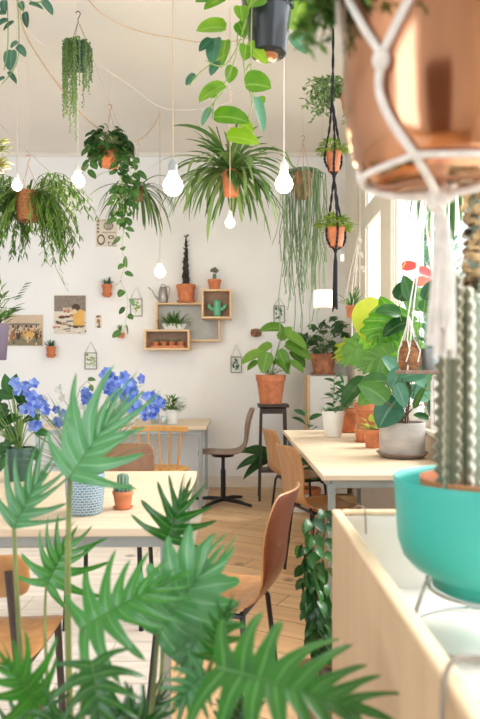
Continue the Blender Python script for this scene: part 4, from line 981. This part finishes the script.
for k in range(9): a = k*.7; f.tube([RM(335.5, 251), RM(335.5, 262)+V((.010*math.cos(a), .010*math.sin(a), 0)), RM(335, 290)+V((.013*math.cos(a), .013*math.sin(a), 0)), RM(335, 309+U(-3, 3))+V((.016*math.cos(a), .016*math.sin(a), 0))], .0045, 5)
f.build('tassel', M['blkrope'], t)
MB().tube([RM(336, 250, -.01), RM(342, 254, -.01)], .0012, 3).box(RM(342, 258, -.01), (.026, .003, .05)).build('paper_tag', M['white'], t, smooth=False)
def inhang(label, px, py, r, h, fr, n, L, m='tgreen'):
    t = thing('hanging_potted_plant', label, 'potted plant', P(px, py, Dm)); zt = pot(t, r, h, M['terra'], rim=True, base=.7); f = MB(); s = MB(); bush(f, s, (-.01, 0, zt+.03), fr, n, L, L*.5, base=(0, 0, zt-.02), droop=.6, stem=.0012, nseg=3); f.build('foliage', M[m], t); s.build('stems', M['stemlt'], t)
inhang('terracotta pot in the upper loop of the black hanger', 333.5, 172, .055, .145, (.10, .09, .055), 130, .045, 'fresh')
inhang('terracotta pot in the lower loop of the black hanger', 335.5, 247, .066, .14, (.125, .11, .06), 190, .055, 'fresh')
t = hang('hanging_maidenhair', 'airy pale green fern high up, half behind the copper pot', 350, 112, 4.7)
zt = pot(t, .07, .12, M['terra']); hookwires(t, .12, .065, .5, M['wire'], top=topz(t)); f = MB(); s = MB()
for k in range(26):
    a = U(2.2, 4.2) if k < 18 else U(0, 6.28); pts = bez((0, 0, zt), (.15*math.cos(a), .15*math.sin(a), .25), (U(.22, .36)*math.cos(a), .25*math.sin(a), U(-.02, .22)), 7); s.tube(pts, .0015, 3)
    for p in pts[2:]:
        for z in range(4): f.blade(p, (U(-1, 1), U(-1, 1), U(-.6, .4)), .05, .024, droop=.4, n=3)
f.build('foliage', M['varieg'], t); s.build('stems', M['stem'], t)
# thin white hanger with glass drop and tiny pot
t = hang('white_cord_hanger', 'thin white cord hanger with a small terracotta pot in front of the window frame', 352, 318, 5.3)
pot(t, .052, .10, M['terra'], soil=True); o = t.location; q = lambda px, py, y=0.: P(px, py, 5.3)-o+V((0, y, 0))
MB().tube([q(360, 230), q(360, 160), (q(360, 160).x, 0, topz(t))], .003, 5).build('cord', M['whtrope'], t)
for x, y in ((344.5, 0), (359.5, 0), (352, -.06), (352, .06)): MB().tube([q(360, 230), q(360+(x-360)*.6, 270, y), q(x, 303, y), q(352, 319)], .0035, 5).build('net_cord', M['whtrope'], t)
f = MB()
for z in (245, 258, 272):
    for k in range(6): a = k*1.05; r = (z-230)/72*.06; f.tube([q(360, z-6)+V((r*math.cos(a), r*math.sin(a), 0)), q(360, z)+V((r*1.1*math.cos(a+.5), r*1.1*math.sin(a+.5), 0)), q(360, z-6)+V((r*math.cos(a+1.05), r*math.sin(a+1.05), 0))], .0025, 4)
f.build('net', M['whtrope'], t); MB().tube([q(352, 319), q(352, 345)], [.004, .010], 6).build('tassel', M['whtrope'], t)
f = MB(); fan(f, (0, 0, .09), 34, .17, .014, elo=.5, droop=.6); f.build('foliage', M['tgreen'], t)
# lit lantern
t = hang('hanging_lantern', 'small glowing white lantern hanging above the geranium', 323, 308, 5.6, 'lamp')
MB().lathe([(.078, 0), (.080, .004), (.080, .146), (.078, .15), (.076, .146), (.076, .004), (.078, 0)], n=28).build('lamp_shade', M['lampshade'], t)
MB().lathe([(0, .002), (.075, .0), (.075, .006), (0, .008)]).build('base_disc', M['socketw'], t)
for k in range(3): a = k*2.1; MB().tube([(.07*math.cos(a), .07*math.sin(a), .15), (.07*math.cos(a), .07*math.sin(a), .42), (0, 0, .60)], .0015, 4).build('hanging_wire', M['wire'], t)
MB().tube([(0, 0, .60), (0, 0, topz(t))], .0015, 4).build('ceiling_line', M['wire'], t)
# top left dark vine
t = hang('hanging_satin_vine', 'dark silvery vine leaves hanging in at the top left corner', -2, -48, 2.3)
pot(t, .10, .14, M['terra_dk'], rim=False); hookwires(t, .14, .09, .45, M['wire'], top=topz(t)); f = MB(); s = MB(); o = t.location
def VT2(*pts): s.tube(smoothpts([P(x, y, 2.25+U(-.05, .05))-o for x, y in pts], 6), .002, 5)
VT2((5, -75), (14, -20), (18, 10), (19, 38), (18, 58), (12, 72), (2, 84)); VT2((8, -75), (20, -25), (30, 0), (42, 2)); VT2((2, -75), (6, -20), (8, 40), (4, 70)); VT2((18, 0), (24, 12), (27, 18))
for px, py, an, L, Wd in ((18, 42, 212, 10, 7), (17, 46, 325, 16, 8), (25, 12, 283, 17, 8), (29, 4, 5, 15, 7), (20, 2, 300, 10, 7), (42, 0, 320, 18, 9), (12, 50, 265, 22, 15), (8, 20, 200, 14, 8), (6, 14, 170, 12, 8), (8, 72, 320, 14, 6), (5, 78, 190, 12, 6), (14, 22, 200, 14, 7), (20, -2, 150, 18, 8), (44, -8, 20, 14, 8), (4, 0, 270, 14, 9), (34, -4, 100, 14, 8)):
    leafpx(f, None, o, px, py, an, L, Wd, 2.25, up=(U(-.4, .4), -.8, .5), dy=U(-.3, .2), rnd=U(0, .6))
f.build('foliage', M['silver'], t); s.build('vine_stems', M['stem'], t)
# left edge: yellow plant, green plant in mauve pot
t = hang('hanging_yellow_shrub', 'yellow-green leaves of a hanging plant at the left edge above', -16, 185, 3.6)
zt = pot(t, .09, .15, M['terra']); hookwires(t, .15, .085, .6, M['wire'], top=topz(t)); f = MB(); s = MB(); bush(f, s, (0, 0, zt+.03), (.15, .12, .14), 120, .055, .025, base=(0, 0, zt), nseg=3); f.build('foliage', M['yelgrn'], t); s.build('stems', M['stem'], t)
M['mauve'] = mat('mauve_pot', (.14, .10, .15), .5)
t = hang('hanging_ivy', 'bright green leaves over a dark mauve pot at the left edge', -8, 360, 3.4)
zt = pot(t, .085, .19, M['mauve'], rim=False, base=.85); hookwires(t, .19, .08, .7, M['wire'], top=topz(t)); f = MB(); s = MB(); bush(f, s, (.0, 0, zt+.10), (.12, .1, .13), 70, .07, .04, base=(0, 0, zt), nseg=4)
for k in range(6): f.blade(P(14+k*2, 300-k*3, 3.4)-t.location, (1, 0, .3), .045, .025, n=4)
f.build('foliage', M['tgreen'], t); s.build('stems', M['stem'], t)
# strap leaves by window
t = hang('hanging_ribbon_plant', 'pot of long ribbon leaves hanging before the window at the right', 455, 184, 2.9)
zt = pot(t, .05, .10, M['terra']); hookwires(t, .10, .045, .5, M['wire'], top=topz(t)); f = MB()
for k in range(34):
    a = U(0, 6.28); f.blade((.03*math.cos(a), .02*math.sin(a), zt), (math.cos(a), math.sin(a), U(.3, 1.5)), U(.2, .42), .016, droop=4.2, n=10, prof='strap', fold=.2)
f.build('foliage', M['tgreen'], t)
# hanging board shelf with tassel
D = 2.6; c = P(425, 374, D)
t = thing('hanging_shelf', 'small wooden board shelf hung on cream macrame cords in the window', 'shelf', (c.x, D, c.z))
MB().box((0, 0, .008), (.20, .15, .016)).build('board', M['walnut'], t, smooth=False, bevel=.003)
for sx, sy in ALL4: MB().tube([(sx*.085, sy*.06, .0), (sx*.085, sy*.06, .02), (sx*.05, sy*.03, .30), (0, 0, .62)], .003, 5).build('cord', M['whtrope'], t)
MB().tube([(0, 0, .62), (0, 0, topz(t))], .004, 5).build('ceiling_cord', M['whtrope'], t)
f = MB()
for k in range(14): a = k*.9; f.tube([(.02, -.06, 0), (.02+.012*math.cos(a), -.06+.012*math.sin(a), -.03), (.025+.018*math.cos(a), -.06+.014*math.sin(a), -.215+U(-.01, .01))], .0035, 4)
f.build('tassel', M['whtrope'], t); MB().ball((.02, -.06, -.012), .012, 8).build('knot', M['whtrope'], t)
t = thing('wicker_bottle', 'small orange-brown wicker jar with cream cords on the hanging shelf', 'jar', (P(408, 372, D).x, D-.02, c.z+.017))
MB().lathe([(0, 0), (.034, 0), (.044, .02), (.046, .06), (.036, .085), (.026, .10), (.028, .115), (.022, .115), (.03, .08), (.038, .03), (0, .01)]).build('jar_body', M['brownpot'], t)
f = MB()
for k in range(6): a = k*1.047; f.tube([(.046*math.cos(a), .046*math.sin(a), .03), (.048*math.cos(a+.3), .048*math.sin(a+.3), .075), (.028*math.cos(a), .028*math.sin(a), .12), (0, 0, .21)], .003, 4)
f.build('cord_net', M['whtrope'], t)
t = thing('blue_grey_pot', 'blue-grey tapered pot at the right end of the hanging shelf', 'pot', (P(430, 372, D).x, D, c.z+.017)); zt = pot(t, .045, .085, M['steel'], rim=False, base=.7); f = MB(); bush(f, None, (0, 0, zt+.04), (.05, .05, .05), 26, .07, .035, stem=0); f.build('foliage', M['blue'], t)

# ================================================================ BULBS AND FLEX
def bulb(label, px, py, D, r, m, sm, ctop=None, group='bare bulbs on flexes'):
    c = P(px, py, D); t = thing('pendant_bulb', label, 'lamp', c, 0, group)
    g = MB(); g.lathe([(0, -r), (r*.5, -r*.87), (r*.87, -r*.5), (r, 0), (r*.9, r*.42), (r*.62, r*.85), (r*.42, r*1.25), (r*.38, r*1.5), (0, r*1.5)], n=24); g.build('glass_bulb', M['bulb'], t)
    s = MB(); s.lathe([(0, r*1.4), (r*.46, r*1.4), (r*.48, r*2.1), (r*.36, r*2.35), (r*.12, r*2.7), (0, r*2.7)], n=18); s.build('socket', M[sm], t)
    zt = (CEIL if ctop is None else ctop)-c.z; MB().tube([(0, 0, r*2.6), (0, 0, zt)], .003, 5).build('flex', M[m], t)
    l = bpy.data.lights.new('bulb_light', 'POINT'); l.energy = 3; l.color = (1, .72, .42); l.shadow_soft_size = .05
    lo = bpy.data.objects.new('bulb_light', l); COL.objects.link(lo); lo.parent = t; lo.location = (0, 0, -r-.06)
    return t
bulb('small glowing bulb over the wicker pot at far left', 17, 186, 3.95, .030, 'wire', 'socketw')
bulb('glowing bulb hanging below the string-of-pearls plant', 78, 181, 4.7, .048, 'cordwhite', 'socketw')
bulb('glowing bulb above the watering can on the shelf', 160, 272, 5.9, .050, 'cordtan', 'socketw')
bulb('largest glowing bulb with a grey socket on a tan flex', 173, 186, 3.1, .048, 'cordtan', 'socket')
bulb('small glowing bulb directly below the orange pot of flat leaves', 230, 223, 4.25, .032, 'cordtan', 'socketw')
bulb('large glowing bulb with a white socket right of centre', 284, 184, 3.3, .046, 'cordwhite', 'socketw')
def cord(label, pts, r, m, name='ceiling_cord'):
    o = MB().tube(smoothpts([P(*p) for p in pts], 8), r, 5).build(name, M[m]); return tag(o, label, 'cord')
cord('tan flex looping across the ceiling down to the pothos and back up', [(18, -6, 4.1), (24, 30, 4.3), (42, 62, 4.6), (64, 92, 4.8), (84, 116, 4.95), (104, 132, 5.1), (130, 142, 5.3), (147, 134, 5.6), (158, 118, 5.8), (160, 113, 5.9)], .007, 'cordtan')
cord('pale flex swagging along the ceiling from the top left to the centre', [(82, -8, 4.05), (100, 12, 4.15), (122, 25, 4.25), (150, 34, 4.35), (175, 38, 4.4), (200, 42, 4.45), (240, 40, 4.5), (290, 20, 4.3)], .0045, 'cordtan')
cord('thin pale cord running taut from the black hook towards the wall', [(80, 24, 4.3), (98, 72, 4.75), (110, 104, 5.0), (126, 140, 5.3)], .002, 'wire')
cord('thin taut cord at far left above the wicker pot', [(0, 124, 5.2), (22, 146, 5.0), (50, 172, 4.8)], .0022, 'wire')
cord('faint pale flex sagging before the back wall', [(100, 66, 4.6), (130, 86, 4.9), (160, 107, 5.2), (190, 110, 5.3), (225, 104, 5.2), (250, 90, 5.0)], .003, 'cordwhite')
cord('faint pale cord crossing the ceiling left of the black hook', [(20, 22, 4.3), (42, 44, 4.4), (62, 48, 4.4), (80, 44, 4.35)], .0025, 'cordwhite')

# ================================================================ CRATE / PLANTER CABINET, TEAL PLANTER
t = thing('plywood_trough', 'tall pale plywood trough standing in the right foreground', 'planter box', (.62, .92, 0))
def cb(name, x0, x1, y0, y1, z0, z1, m, bev=.004): return MB().box(((x0+x1)/2-.62, (y0+y1)/2-.92, (z0+z1)/2), (x1-x0, y1-y0, z1-z0)).build(name, M[m], t, smooth=False, bevel=bev)
cb('side_panel', .198, .216, .40, 1.40, .0, .945, 'ply'); cb('side_panel', 1.00, 1.018, .40, 1.40, .0, .945, 'ply')
cb('end_panel', .2165, .9995, 1.382, 1.40, .0, .945, 'plyin'); cb('end_panel', .2165, .9995, .40, .418, .0, .945, 'plyin'); cb('inner_floor', .2165, .9995, .419, 1.381, .775, .79, 'plyin', 0)
cb('edge_strip', .197, .217, .40, 1.40, .946, .955, 'plyedge', .004); cb('edge_strip', .218, .9995, 1.381, 1.401, .946, .955, 'plyedge', .004)
t = thing('wire_hook', 'thin grey wire hook over the far edge of the plywood trough', 'hook', (P(362, 508, 1.39).x, 1.39, .957))
MB().tube([(-.012, .014, -.06), (-.012, .014, .0), (-.008, .008, .006), (0, -.006, .006), (.004, -.013, .0), (.006, -.013, -.05)], .0016, 6).build('hook_wire', M['lead'], t)
t = thing('wire_hoop', 'grey wire hoop bent over the near edge of the plywood trough', 'hook', (.207, .62, .957))
MB().tube(smoothpts([(-.018, -.03, -.10), (-.02, -.02, -.03), (-.008, 0, .012), (.02, .01, .016), (.06, .0, .01), (.10, -.01, -.01)], 6), .0028, 8).build('hoop_wire', M['lead'], t)
t = thing('red_pot', 'low dish of red gravel standing inside the trough at the lower right', 'dish', (.30, .80, .791))
MB().lathe([(0, 0), (.05, 0), (.06, .03), (.056, .03), (.048, .006), (0, .006)]).build('dish', M['plyin'], t); f = MB()
for k in range(60): a, r = U(0, 6.28), U(0, .048); f.ball((r*math.cos(a), r*math.sin(a), .026+U(0, .01)), .007, 5)
f.build('gravel', M['redstuff'], t)['kind'] = 'stuff'
cx, cy = .425, 1.13; t = thing('teal_planter', 'large round matt teal planter on a wire stand in the trough', 'planter', (cx, cy, .872))
MB().lathe([(0, 0), (.080, 0), (.087, .004), (.088, .022), (.098, .028), (.122, .040), (.138, .058), (.147, .085), (.1535, .18), (.155, .193), (.1535, .195), (.149, .193), (.147, .18), (.141, .085), (.09, .035), (0, .03)], n=64).build('bowl', M['teal'], t, angle=60)
t = thing('wire_stand', 'grey wire ring stand under the teal planter', 'stand', (cx, cy, .791))
MB().tube([(.125*math.cos(k*PI/24), .125*math.sin(k*PI/24), .004) for k in range(49)], .003, 6, cap=False).build('ring', M['wirew'], t)
MB().tube([(.093*math.cos(k*PI/24), .093*math.sin(k*PI/24), .082) for k in range(49)], .003, 6, cap=False).build('ring', M['wirew'], t)
for k in range(4):
    a = PI/4*1.0+k*PI/2+.55; MB().tube([(.125*math.cos(a-.12), .125*math.sin(a-.12), .004), (.094*math.cos(a), .094*math.sin(a), .10), (.125*math.cos(a+.12), .125*math.sin(a+.12), .004)], .003, 6).build('leg', M['wirew'], t)
t = thing('potted_column_cactus', 'tall ribbed cactus columns in a terracotta pot inside the teal planter', 'potted cactus', (cx, cy, .921))
MB().lathe([(0, 0), (.070, 0), (.094, .105), (.106, .108), (.109, .145), (.104, .145), (.096, .12), (.066, .02), (0, .02)], n=48).build('pot', M['terra'], t)
MB().lathe([(0, .125), (.06, .128), (.098, .12)], n=30).build('soil', M['soil'], t)
def colm(px, py0, py1, r, ribs, m, lean, Dd, name='cactus_column', zrot=.3, wave=.2):
    b = P(px, py0, Dd)-t.location; h = (py0-py1)*Dd/F; f = MB(); f.r = .4
    ribbed(f, (b.x, b.y, .115), r, h+(b.z-.115), ribs, lean=lean, wave=wave, depth=.42, n=int(h/r*9), zrot=zrot); return f.build(name, M[m], t)
colm(449, 484, 268, .023, 5, 'cactusdk', (.004, 0), 1.08, zrot=.2)
colm(467, 484, 286, .027, 5, 'cactuslt', (.0, 0), 1.10, zrot=.95)
colm(484, 484, 175, .028, 5, 'cactuslt', (-.003, 0), 1.17, zrot=.5)
f = MB(); b = P(482, 350, 1.17)-t.location
for k in range(260): a = U(0, 6.28); z = U(.06, .315); f.ball((b.x+.028*math.cos(a), b.y+.028*math.sin(a), b.z+z), U(.004, .010), 5)
f.build('corky_growth', M['cork'], t)['label'] = 'brown corky crust on the taller column'

# ================================================================ COPPER POT
cx, cy = (437-240)/F*.78, .78; t = thing('copper_planter', 'large shiny copper planter hanging in the right foreground', 'planter', (cx, cy, P(0, 186, .78).z))
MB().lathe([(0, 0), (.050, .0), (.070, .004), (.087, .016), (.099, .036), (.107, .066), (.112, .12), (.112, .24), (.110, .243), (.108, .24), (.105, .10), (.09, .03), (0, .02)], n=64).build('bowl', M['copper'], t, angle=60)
MB().lathe([(0, .215), (.107, .21)], n=30).build('soil', M['soil'], t)
f = MB(); s = MB(); bush(f, s, (0, 0, .27), (.14, .14, .05), 120, .05, .02, base=(0, 0, .2), stem=.001)
for k in range(46):
    a = U(2.7, 4.2); pts = bez((.08*math.cos(a), .08*math.sin(a), .22), (.12*math.cos(a), .12*math.sin(a), .28), (U(.12, .17)*math.cos(a), .15*math.sin(a), U(.18, .27)), 6); s.tube(pts, .0012, 3)
    for p in pts[2:]:
        for z in range(4): f.blade(p, (U(-1, 1), U(-1, 1), U(-.5, .4)), .022, .009, n=3)
f.build('foliage', M['tgreen'], t); s.build('stems', M['stem'], t)
t2 = thing('rope_hanger', 'thick white cotton macrame rope around the copper planter', 'plant hanger', t.location); o = t2.location
r0 = .1165
def ring(deg, z, r=r0): a = math.radians(deg); return V((r*math.cos(a), r*math.sin(a), z))
kn = []
for k in range(4): kn.append(232+k*90-8)
def rp(name, pts, r=.0048): return MB().tube(smoothpts(pts, 8), r, 8).build(name, M['whtrope'], t2)
for k in range(4):
    a = kn[k]
    rp('rope', [ring(a, .118, .1165), ring(a-16, .17), ring(a-34, .23), ring(a-40, .29, .112), V((0, 0, .62))]); rp('rope', [ring(a, .118, .1165), ring(a+16, .17), ring(a+34, .23), ring(a+42, .29, .112), V((0, 0, .62))])
    MB().ball(ring(a, .112, .118), .010, 10, 1.2).build('knot', M['whtrope'], t2)
    rp('rope', [ring(a, .112, .118), ring(a-2, .08, .115), ring(a+4, .045, .108), ring(a+14, .012, .090), ring(a+20, -.006, .05), V((0, 0, -.012))])
    rp('rope', [ring(a+14, .012, .090), ring(a+36, .009, .088), ring(a+60, .009, .088), ring(a+90+14, .012, .090)], .004)
MB().ball((0, 0, -.016), .014, 12, 1.2).build('bottom_knot', M['whtrope'], t2)
f = MB(); rr = random.Random(2)
for k in range(26):
    a = k*2.4; q = .004+.010*math.sqrt(k/26); e = -.19+rr.uniform(-.018, .018); f.tube([(0, 0, -.02), (.006+q*.4*math.cos(a), q*.4*math.sin(a), -.045), (.008+q*.8*math.cos(a), q*.8*math.sin(a), -.10), (.005+q*1.2*math.cos(a), q*1.2*math.sin(a), e)], .0036, 5)
f.build('fringe', M['whtrope'], t2)
rp('rope', [V((0, 0, -.016)), V((.004, 0, -.035)), V((.007, 0, -.06))], .007); MB().ball((.007, 0, -.06), .010, 10, 1.3).build('knot', M['whtrope'], t2)
rp('hanging_rope', [V((0, 0, .62)), V((0, 0, 1.2)), V((0, 0, CEIL-o.z))], .006)

# ================================================================ FOREGROUND
# glossy floor plant between chair and trough
D = 2.25; c = P(320, 500, D); t = thing('potted_bird_nest_plant', 'tall plant with twisted glossy dark leaves between chair and trough', 'potted plant', (c.x, D, 0))
zt = pot(t, .10, .22, M['terra_dk']); f = MB(); s = MB(); o = t.location
for a in range(5):
    x0, x1 = (302, 330) if a % 2 else (312, 336); top = (522, 548, 575, 600, 512)[a]; px = (311, 303, 309, 318, 324)[a]; pts = bez((0, 0, zt), (V(P(322, 640, D))-o), P(px, top, D+.04*(a-2))-o, 16); s.tube(pts, .004, 5)
    for i, p in enumerate(pts[5:]):
        for q in range(3): an = i*1.9+q*2.1; f.blade(p, (math.cos(an), math.sin(an), U(-.5, .5)), U(.05, .075), .036, up=(U(-1, 1), -.6, U(-.2, 1)), droop=1.9, fold=.35, n=5)
f.build('foliage', M['dkgreen'], t); s.build('stems', M['bark'], t)
# philodendron
t = thing('split_leaf_philodendron', 'big split-leaf philodendron filling the lower left foreground', 'potted plant', (-.20, 1.12, 0))
pot(t, .16, .32, M['terra']); o = t.location
for k in ('phil', 'phillt'):
    b = M[k].node_tree.nodes['Principled BSDF']; b.inputs['Coat Weight'].default_value = .35; b.inputs['Coat Roughness'].default_value = .18
def pleaf(J, T, up, N, ll, th0, th1, D, dT=0., m='phil', base=None, bend=None, valley=.3, droop=.35, pr=.0042, lw=.95, rnd=None, sided=.25, tipw=.05):
    j = P(*J, D)-o; tp = P(*T, D+dT)-o; L = (tp-j).length; f = MB()
    f.lobed(j, tp-j, L/1.08, up, N=N, th0=th0, th1=th1, ll=ll, lw=lw, valley=valley, droop=droop, rnd=rnd, sided=sided, tipw=tipw)
    lf = f.build('leaf', M[m], t)
    b = V((U(-.05, .05), U(-.05, .05), .28)) if base is None else P(*base)-o
    mid = b.lerp(j, .5)+V((U(-.03, .03), 0, .05)) if bend is None else P(*bend)-o
    g = MB(); g.tube(bez(b, mid, j, 14), [pr*(1.35-.5*i/14) for i in range(15)], 8); g.build('petiole', M['stempur'] if m == 'x' else M['stempet'], lf)
BASE = (112, 900, 1.12)
pleaf((70, 478), (118, 398), (-.25, -.9, .25), 7, .84, (92, 62), 12, 1.30, -.06, 'phillt', (75, 850, 1.2), (64, 620, 1.28), valley=.42, pr=.006, lw=1.0, rnd=.75)
pleaf((14, 528), (44, 462), (-.1, -.95, .3), 6, .84, (85, 62), 16, 1.35, -.04, 'phillt', (40, 900, 1.2), (18, 650, 1.32), pr=.005, rnd=.5)
pleaf((46, 586), (72, 530), (.0, -.95, .3), 7, .80, 120, 18, 1.45, -.02, 'phil', (70, 900, 1.25), (40, 660, 1.4), pr=.0035, rnd=.8)
pleaf((167, 541), (190, 480), (.1, -.95, .25), 6, .70, 90, 16, 1.40, .0, 'phil', (140, 900, 1.2), (168, 640, 1.4), pr=.004, rnd=.3)
pleaf((82, 628), (180, 566), (-.1, -.75, .65), 8, .52, 112, 22, 1.10, -.03, 'phil', (100, 900, 1.1), (78, 740, 1.1), rnd=.9)
pleaf((158, 634), (216, 548), (-.15, -.9, .35), 7, .64, 118, 18, 1.18, -.02, 'phillt', (130, 900, 1.1), (150, 740, 1.15), valley=.62, lw=1.1, rnd=.9)
pleaf((218, 668), (390, 714), (.15, -.55, .8), 8, .54, 120, 36, .84, -.06, 'phil', (150, 860, .95), (190, 700, .86), pr=.004, rnd=.45, valley=.24, droop=.1, lw=1.0, tipw=.06)
pleaf((92, 662), (100, 735), (.1, -.9, .5), 6, .75, 120, 25, 1.0, -.08, 'phil', BASE, (88, 720, 1.05), rnd=.3)
pleaf((40, 705), (0, 656), (.1, -.85, .5), 6, .7, 120, 25, 1.05, -.05, 'phil', BASE, (60, 800, 1.1), rnd=.9)
pleaf((205, 672), (168, 712), (0, -.8, .6), 6, .7, 120, 25, .98, -.04, 'phillt', BASE, (180, 760, 1.0), rnd=.4)
pleaf((206, 625), (176, 672), (-.1, -.85, .5), 5, .6, 120, 25, 1.16, -.02, 'phillt', BASE, (190, 700, 1.15), valley=.6, rnd=.7)
pleaf((60, 712), (22, 760), (.1, -.8, .6), 6, .8, 120, 25, .98, -.05, 'phil', BASE, (70, 780, 1.0), rnd=.3)
pleaf((150, 730), (80, 690), (.0, -.6, .8), 6, .5, 120, 28, 1.0, .0, 'phil', BASE, (140, 800, 1.0), rnd=.1)
pleaf((130, 740), (165, 690), (.1, -.8, .6), 6, .7, 120, 28, 1.22, .0, 'phil', BASE, (120, 820, 1.1), rnd=.0)
pleaf((230, 735), (250, 690), (.1, -.8, .6), 6, .7, 120, 28, 1.12, .0, 'phil', BASE, (200, 820, 1.1), rnd=.0)
pleaf((20, 745), (45, 690), (.1, -.8, .6), 6, .7, 120, 28, 1.2, .0, 'phil', BASE, (40, 820, 1.1), rnd=.1)
pleaf((212, 660), (232, 600), (.2, -.7, .7), 6, .5, 118, 25, 1.0, .0, 'phil', BASE, (180, 760, 1.0), rnd=.35)

# ================================================================ LIGHT, WORLD, CAMERA
wd = bpy.data.worlds.new('world'); bpy.context.scene.world = wd; wd.use_nodes = True
bg = wd.node_tree.nodes['Background']; bg.inputs[0].default_value = (.86, .93, 1., 1); bg.inputs[1].default_value = 2.3
su = bpy.data.lights.new('sun', 'SUN'); su.energy = 3.2; su.angle = math.radians(35); su.color = (1, .95, .88)
so = bpy.data.objects.new('sun', su); COL.objects.link(so); so.rotation_euler = V((.85, .30, .85)).to_track_quat('Z', 'Y').to_euler()
for y, sy in ((2.3, 5.1), (5.56, .77)):
    al = bpy.data.lights.new('window_portal', 'AREA'); al.shape = 'RECTANGLE'; al.size = sy; al.size_y = 2.4; al.cycles.is_portal = True
    ao = bpy.data.objects.new('window_portal', al); COL.objects.link(ao); ao.location = (WX+.06, y, 2.1); ao.rotation_euler = V((1, 0, 0)).to_track_quat('Z', 'Y').to_euler()
al = bpy.data.lights.new('window_portal', 'AREA'); al.shape = 'RECTANGLE'; al.size = 3.5; al.size_y = 2.8; al.cycles.is_portal = True
ao = bpy.data.objects.new('window_portal', al); COL.objects.link(ao); ao.location = (-3.05, -1.52, 1.8); ao.rotation_euler = V((0, -1, 0)).to_track_quat('Z', 'Y').to_euler()
cam = bpy.data.cameras.new('camera'); co = bpy.data.objects.new('camera', cam); COL.objects.link(co)
co.location = (0, 0, EYE); co.rotation_euler = (PI/2, 0, 0)
cam.sensor_fit = 'VERTICAL'; cam.sensor_height = 36; cam.sensor_width = 24; cam.lens = F/719*36; cam.shift_y = 12.5/719
cam.clip_start = .05; cam.dof.use_dof = True; cam.dof.focus_distance = 3.6; cam.dof.aperture_fstop = 4.0
sc = bpy.context.scene; sc.camera = co
sc.view_settings.view_transform = 'Standard'; sc.view_settings.look = 'None'; sc.view_settings.gamma = 1; sc.view_settings.exposure = .85
sc.cycles.use_denoising = True; sc.cycles.max_bounces = 8; sc.cycles.diffuse_bounces = 5; sc.cycles.transparent_max_bounces = 16; sc.cycles.sample_clamp_indirect = 6
